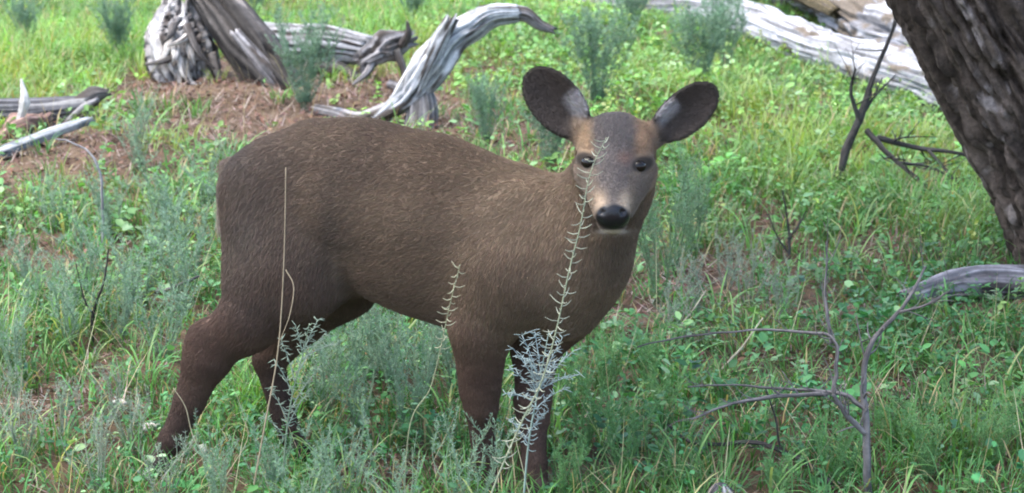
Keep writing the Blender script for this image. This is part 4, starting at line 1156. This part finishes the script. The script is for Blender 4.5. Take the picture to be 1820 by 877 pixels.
shrubs('blue', "low blue-green feathery shrub hiding the deer's near fore hoof", G3, ((840, 925, .75),))
shrubs('blue', "low blue-green feathery shrub growing in front of the deer's belly", G3, ((620, 900, .75), (700, 960, .7)))
shrubs('blue', "low blue-green feathery shrub growing in front of the deer's hind hooves", G3, ((470, 900, .75), (550, 940, .7), (390, 920, .65)))
G4 = 'fresh green shrubs beside the forelegs'
shrubs('mid', "low fresh green feathery shrub touching the deer's far foreleg", G4, ((1015, 720, .9), (1035, 800, .9), (1000, 890, .8)))
shrubs('mid', "low fresh green feathery shrub among weeds between the deer and the fallen twig", G4, ((1110, 840, .9), (1180, 760, .8)))
shrubs('mid', "low fresh green feathery shrub in broad-leaved weeds below the deer's chest", G4, ((1075, 700, .9), (1150, 690, .7)))
G5 = 'pale shrubs behind the hind hoof'
shrubs('pale', 'thin pale feathery shrub growing in the grey litter patch behind the deer', G5, ((40, 820, .9), (110, 780, .8), (20, 740, .7)))
shrubs('pale', "thin pale feathery shrub beside the deer's rear hoof and white wood chip", G5, ((240, 810, .8), (200, 740, .7)))
shrubs('pale', 'thin pale feathery shrub in the grass before the grey litter patch', G5, ((170, 880, .9), (290, 910, .8)))
G7 = 'pale shrubs beyond the sapling'
shrubs('pale', 'thin pale feathery shrub in twiggy litter under the dark leafless seedling', G7, ((1330, 540, 1.0), (1390, 560, .9)))
shrubs('pale', "thin pale feathery shrub in twiggy litter beside the deer's chest", G7, ((1240, 560, .9), (1200, 610, .8)))
shrubs('pale', 'thin pale feathery shrub in twiggy litter behind the other pale shrubs', G7, ((1290, 500, .9),))
G6 = 'fresh green shrubs round the sapling'
shrubs('mid', 'low fresh green feathery shrub between the dark fallen twig and the bare sapling', G6, ((1480, 860, .9), (1390, 890, .8)))
shrubs('mid', "low fresh green feathery shrub touching the bare sapling's stem", G6, ((1585, 800, .7),))
shrubs('mid', 'low fresh green feathery shrub in the grass away from the bare sapling', G6, ((1650, 850, .9), (1760, 830, .9)))

# ------------------------------------------------------------------ single stalks in front of the deer
def spike(label, pts, loc, r0, r1, col, needle, step, start, seed, sprigs=()):
    """a tall stalk with stiff needles standing off on both sides"""
    r = np.random.default_rng(seed); root = thing('spiny_stalk', loc, label, 'plant')
    mb = MB(); C = tube(mb, [np.asarray(p) - loc for p in pts], [r0, (r0 + r1) / 2, r1], 60, 7, col=np.array(col) * [.62, .66, .55]); link('stem', mb.mesh('stem', M_STEM), root)
    S = np.concatenate([[0], np.cumsum(np.linalg.norm(np.diff(C, axis=0), axis=1))])
    fm = MB(); s = start * S[-1]; k = 0
    def needle_at(p, d, l):
        side = np.cross(d, [0.2, 1, .1]); side /= np.linalg.norm(side)
        pts_ = [p, p + d * l * .5 + [0, 0, -.003], p + d * l + [0, 0, .002]]
        tube(fm, pts_, [.0011, .0015, .0006], 5, 4, col=np.array(col) * r.uniform(.8, 1.2))
    while s < S[-1]:
        p = np.array([np.interp(s, S, C[:, q]) for q in range(3)])
        a = k * 2.4 + r.normal(0, .3); d = np.array([math.cos(a), math.sin(a) * .8, r.normal(.15, .25)]); d /= np.linalg.norm(d)
        needle_at(p, d, needle * r.uniform(.7, 1.15)); s += step * r.uniform(.6, 1.4); k += 1
    link('foliage', fm.mesh('foliage', M_FEATHER), root)
    for (a, b) in sprigs:
        sm = MB(); fm2 = MB(); a, b = np.asarray(a) - loc, np.asarray(b) - loc
        C2 = tube(sm, [a, (a + b) / 2 + [0, 0, .006], b], [.0014, .0012, .0007], 10, 5, col=np.array(col) * .8)
        fm = fm2
        for j in range(26):
            p = C2[r.integers(1, 10)] + r.normal(0, .002, 3); q = r.random() * 6.28
            d = np.array([math.cos(q), math.sin(q), r.normal(.2, .4)]); d /= np.linalg.norm(d); 
            side = pts_ = None
            tube(fm2, [p, p + d * .009, p + d * .018], [.0008, .0011, .0004], 4, 4, col=np.array(col) * r.uniform(.85, 1.2))
        sp = link('sprig', sm.mesh('sprig', M_STEM), root); link('sprig_foliage', fm2.mesh('sprig_foliage', M_FEATHER), sp)
Y = 3.98; b = at(838, 985, Y); b[2] = 0
spike('tall pale spiny stalk rising across the deer\'s chest to its face', [b, at(880, 860, Y), at(930, 745, Y), at(962, 680, Y), at(988, 590, Y), at(1012, 480, Y), at(1032, 400, Y), at(1045, 325, Y), at(1058, 285, Y), at(1078, 245, Y)], b, .0024, .0010, (.38, .40, .31), .030, .0080, .22, 501)
Y = 4.10; b = at(715, 945, Y); b[2] = 0
spike('short pale spiny stalk standing before the deer\'s belly', [b, at(728, 760, Y), at(765, 690, Y), at(787, 600, Y), at(800, 540, Y), at(818, 470, Y)], b, .0016, .0009, (.36, .36, .25), .024, .0065, .70, 502)
Y = 4.06; b = at(925, 960, Y); b[2] = 0
spike('bushy whitish-blue sprig plant before the deer\'s far foreleg', [b, at(938, 800, Y), at(955, 700, Y), at(966, 640, Y), at(975, 592, Y)], b, .0028, .001, (.34, .42, .42), .020, .007, .45, 503,
      [(at(955, 700, Y), at(905, 655, Y - .02)), (at(958, 690, Y), at(912, 620, Y - .01)), (at(960, 680, Y), at(928, 596, Y - .03)), (at(962, 670, Y), at(950, 588, Y + .02)), (at(962, 680, Y), at(1000, 600, Y)), (at(958, 690, Y), at(1022, 622, Y - .03)), (at(955, 695, Y), at(1030, 665, Y)),
       (at(955, 700, Y), at(990, 640, Y - .04)), (at(950, 715, Y), at(900, 700, Y)), (at(952, 705, Y), at(940, 630, Y - .05)), (at(960, 675, Y), at(935, 640, Y - .04)), (at(948, 730, Y), at(1005, 690, Y - .02)), (at(940, 770, Y), at(975, 730, Y)), (at(938, 790, Y), at(905, 745, Y))])
Y = 4.28; b = at(500, 900, Y); b[2] = 0
spike('pale grey-green sprig plant standing before the deer\'s hind legs', [b, at(508, 780, Y), at(520, 700, Y), at(538, 630, Y), at(550, 575, Y)], b, .0026, .001, (.27, .34, .27), .018, .009, .45, 504,
      [(at(520, 700, Y), at(488, 640, Y)), (at(525, 680, Y), at(500, 605, Y)), (at(530, 660, Y), at(580, 590, Y)), (at(535, 640, Y), at(600, 610, Y)), (at(515, 730, Y), at(570, 650, Y)), (at(512, 750, Y), at(480, 690, Y)), (at(538, 630, Y), at(525, 580, Y)), (at(538, 630, Y), at(565, 570, Y)), (at(510, 760, Y), at(545, 700, Y)), (at(508, 780, Y), at(470, 740, Y))])
# dry grass stems
def stalk(label, paths, loc, col):
    root = thing('dry_grass_stem', loc, label, 'grass stem')
    for k, (pts, r0, r1, nm) in enumerate(paths):
        mb = MB(); tube(mb, [np.asarray(p) - loc for p in pts], [r0, r1], 36, 6, col=col); link(nm, mb.mesh(nm, M_STEM), root)
Y = 4.2; b = at(440, 925, Y); b[2] = 0
stalk('tall dry straw stem standing upright before the deer\'s haunch', [([b, at(470, 760, Y), at(492, 640, Y), at(501, 540, Y), at(506, 420, Y), at(508, 298, Y)], .0022, .0012, 'stem'),
      ([at(508, 480, Y), at(522, 510, Y - .01), at(515, 560, Y - .02), at(498, 605, Y - .02)], .0016, .0008, 'bent_leaf')], b, (.30, .24, .16))
Y = 4.35; b = at(420, 880, Y); b[2] = 0
stalk('pale dry grass stem leaning across the deer\'s stretched hind leg', [([b, at(350, 790, Y), at(330, 725, Y), at(308, 690, Y)], .0018, .001, 'stem'), ([at(400, 850, Y), at(440, 780, Y), at(430, 740, Y)], .0014, .0008, 'bent_leaf')], b, (.36, .31, .2))
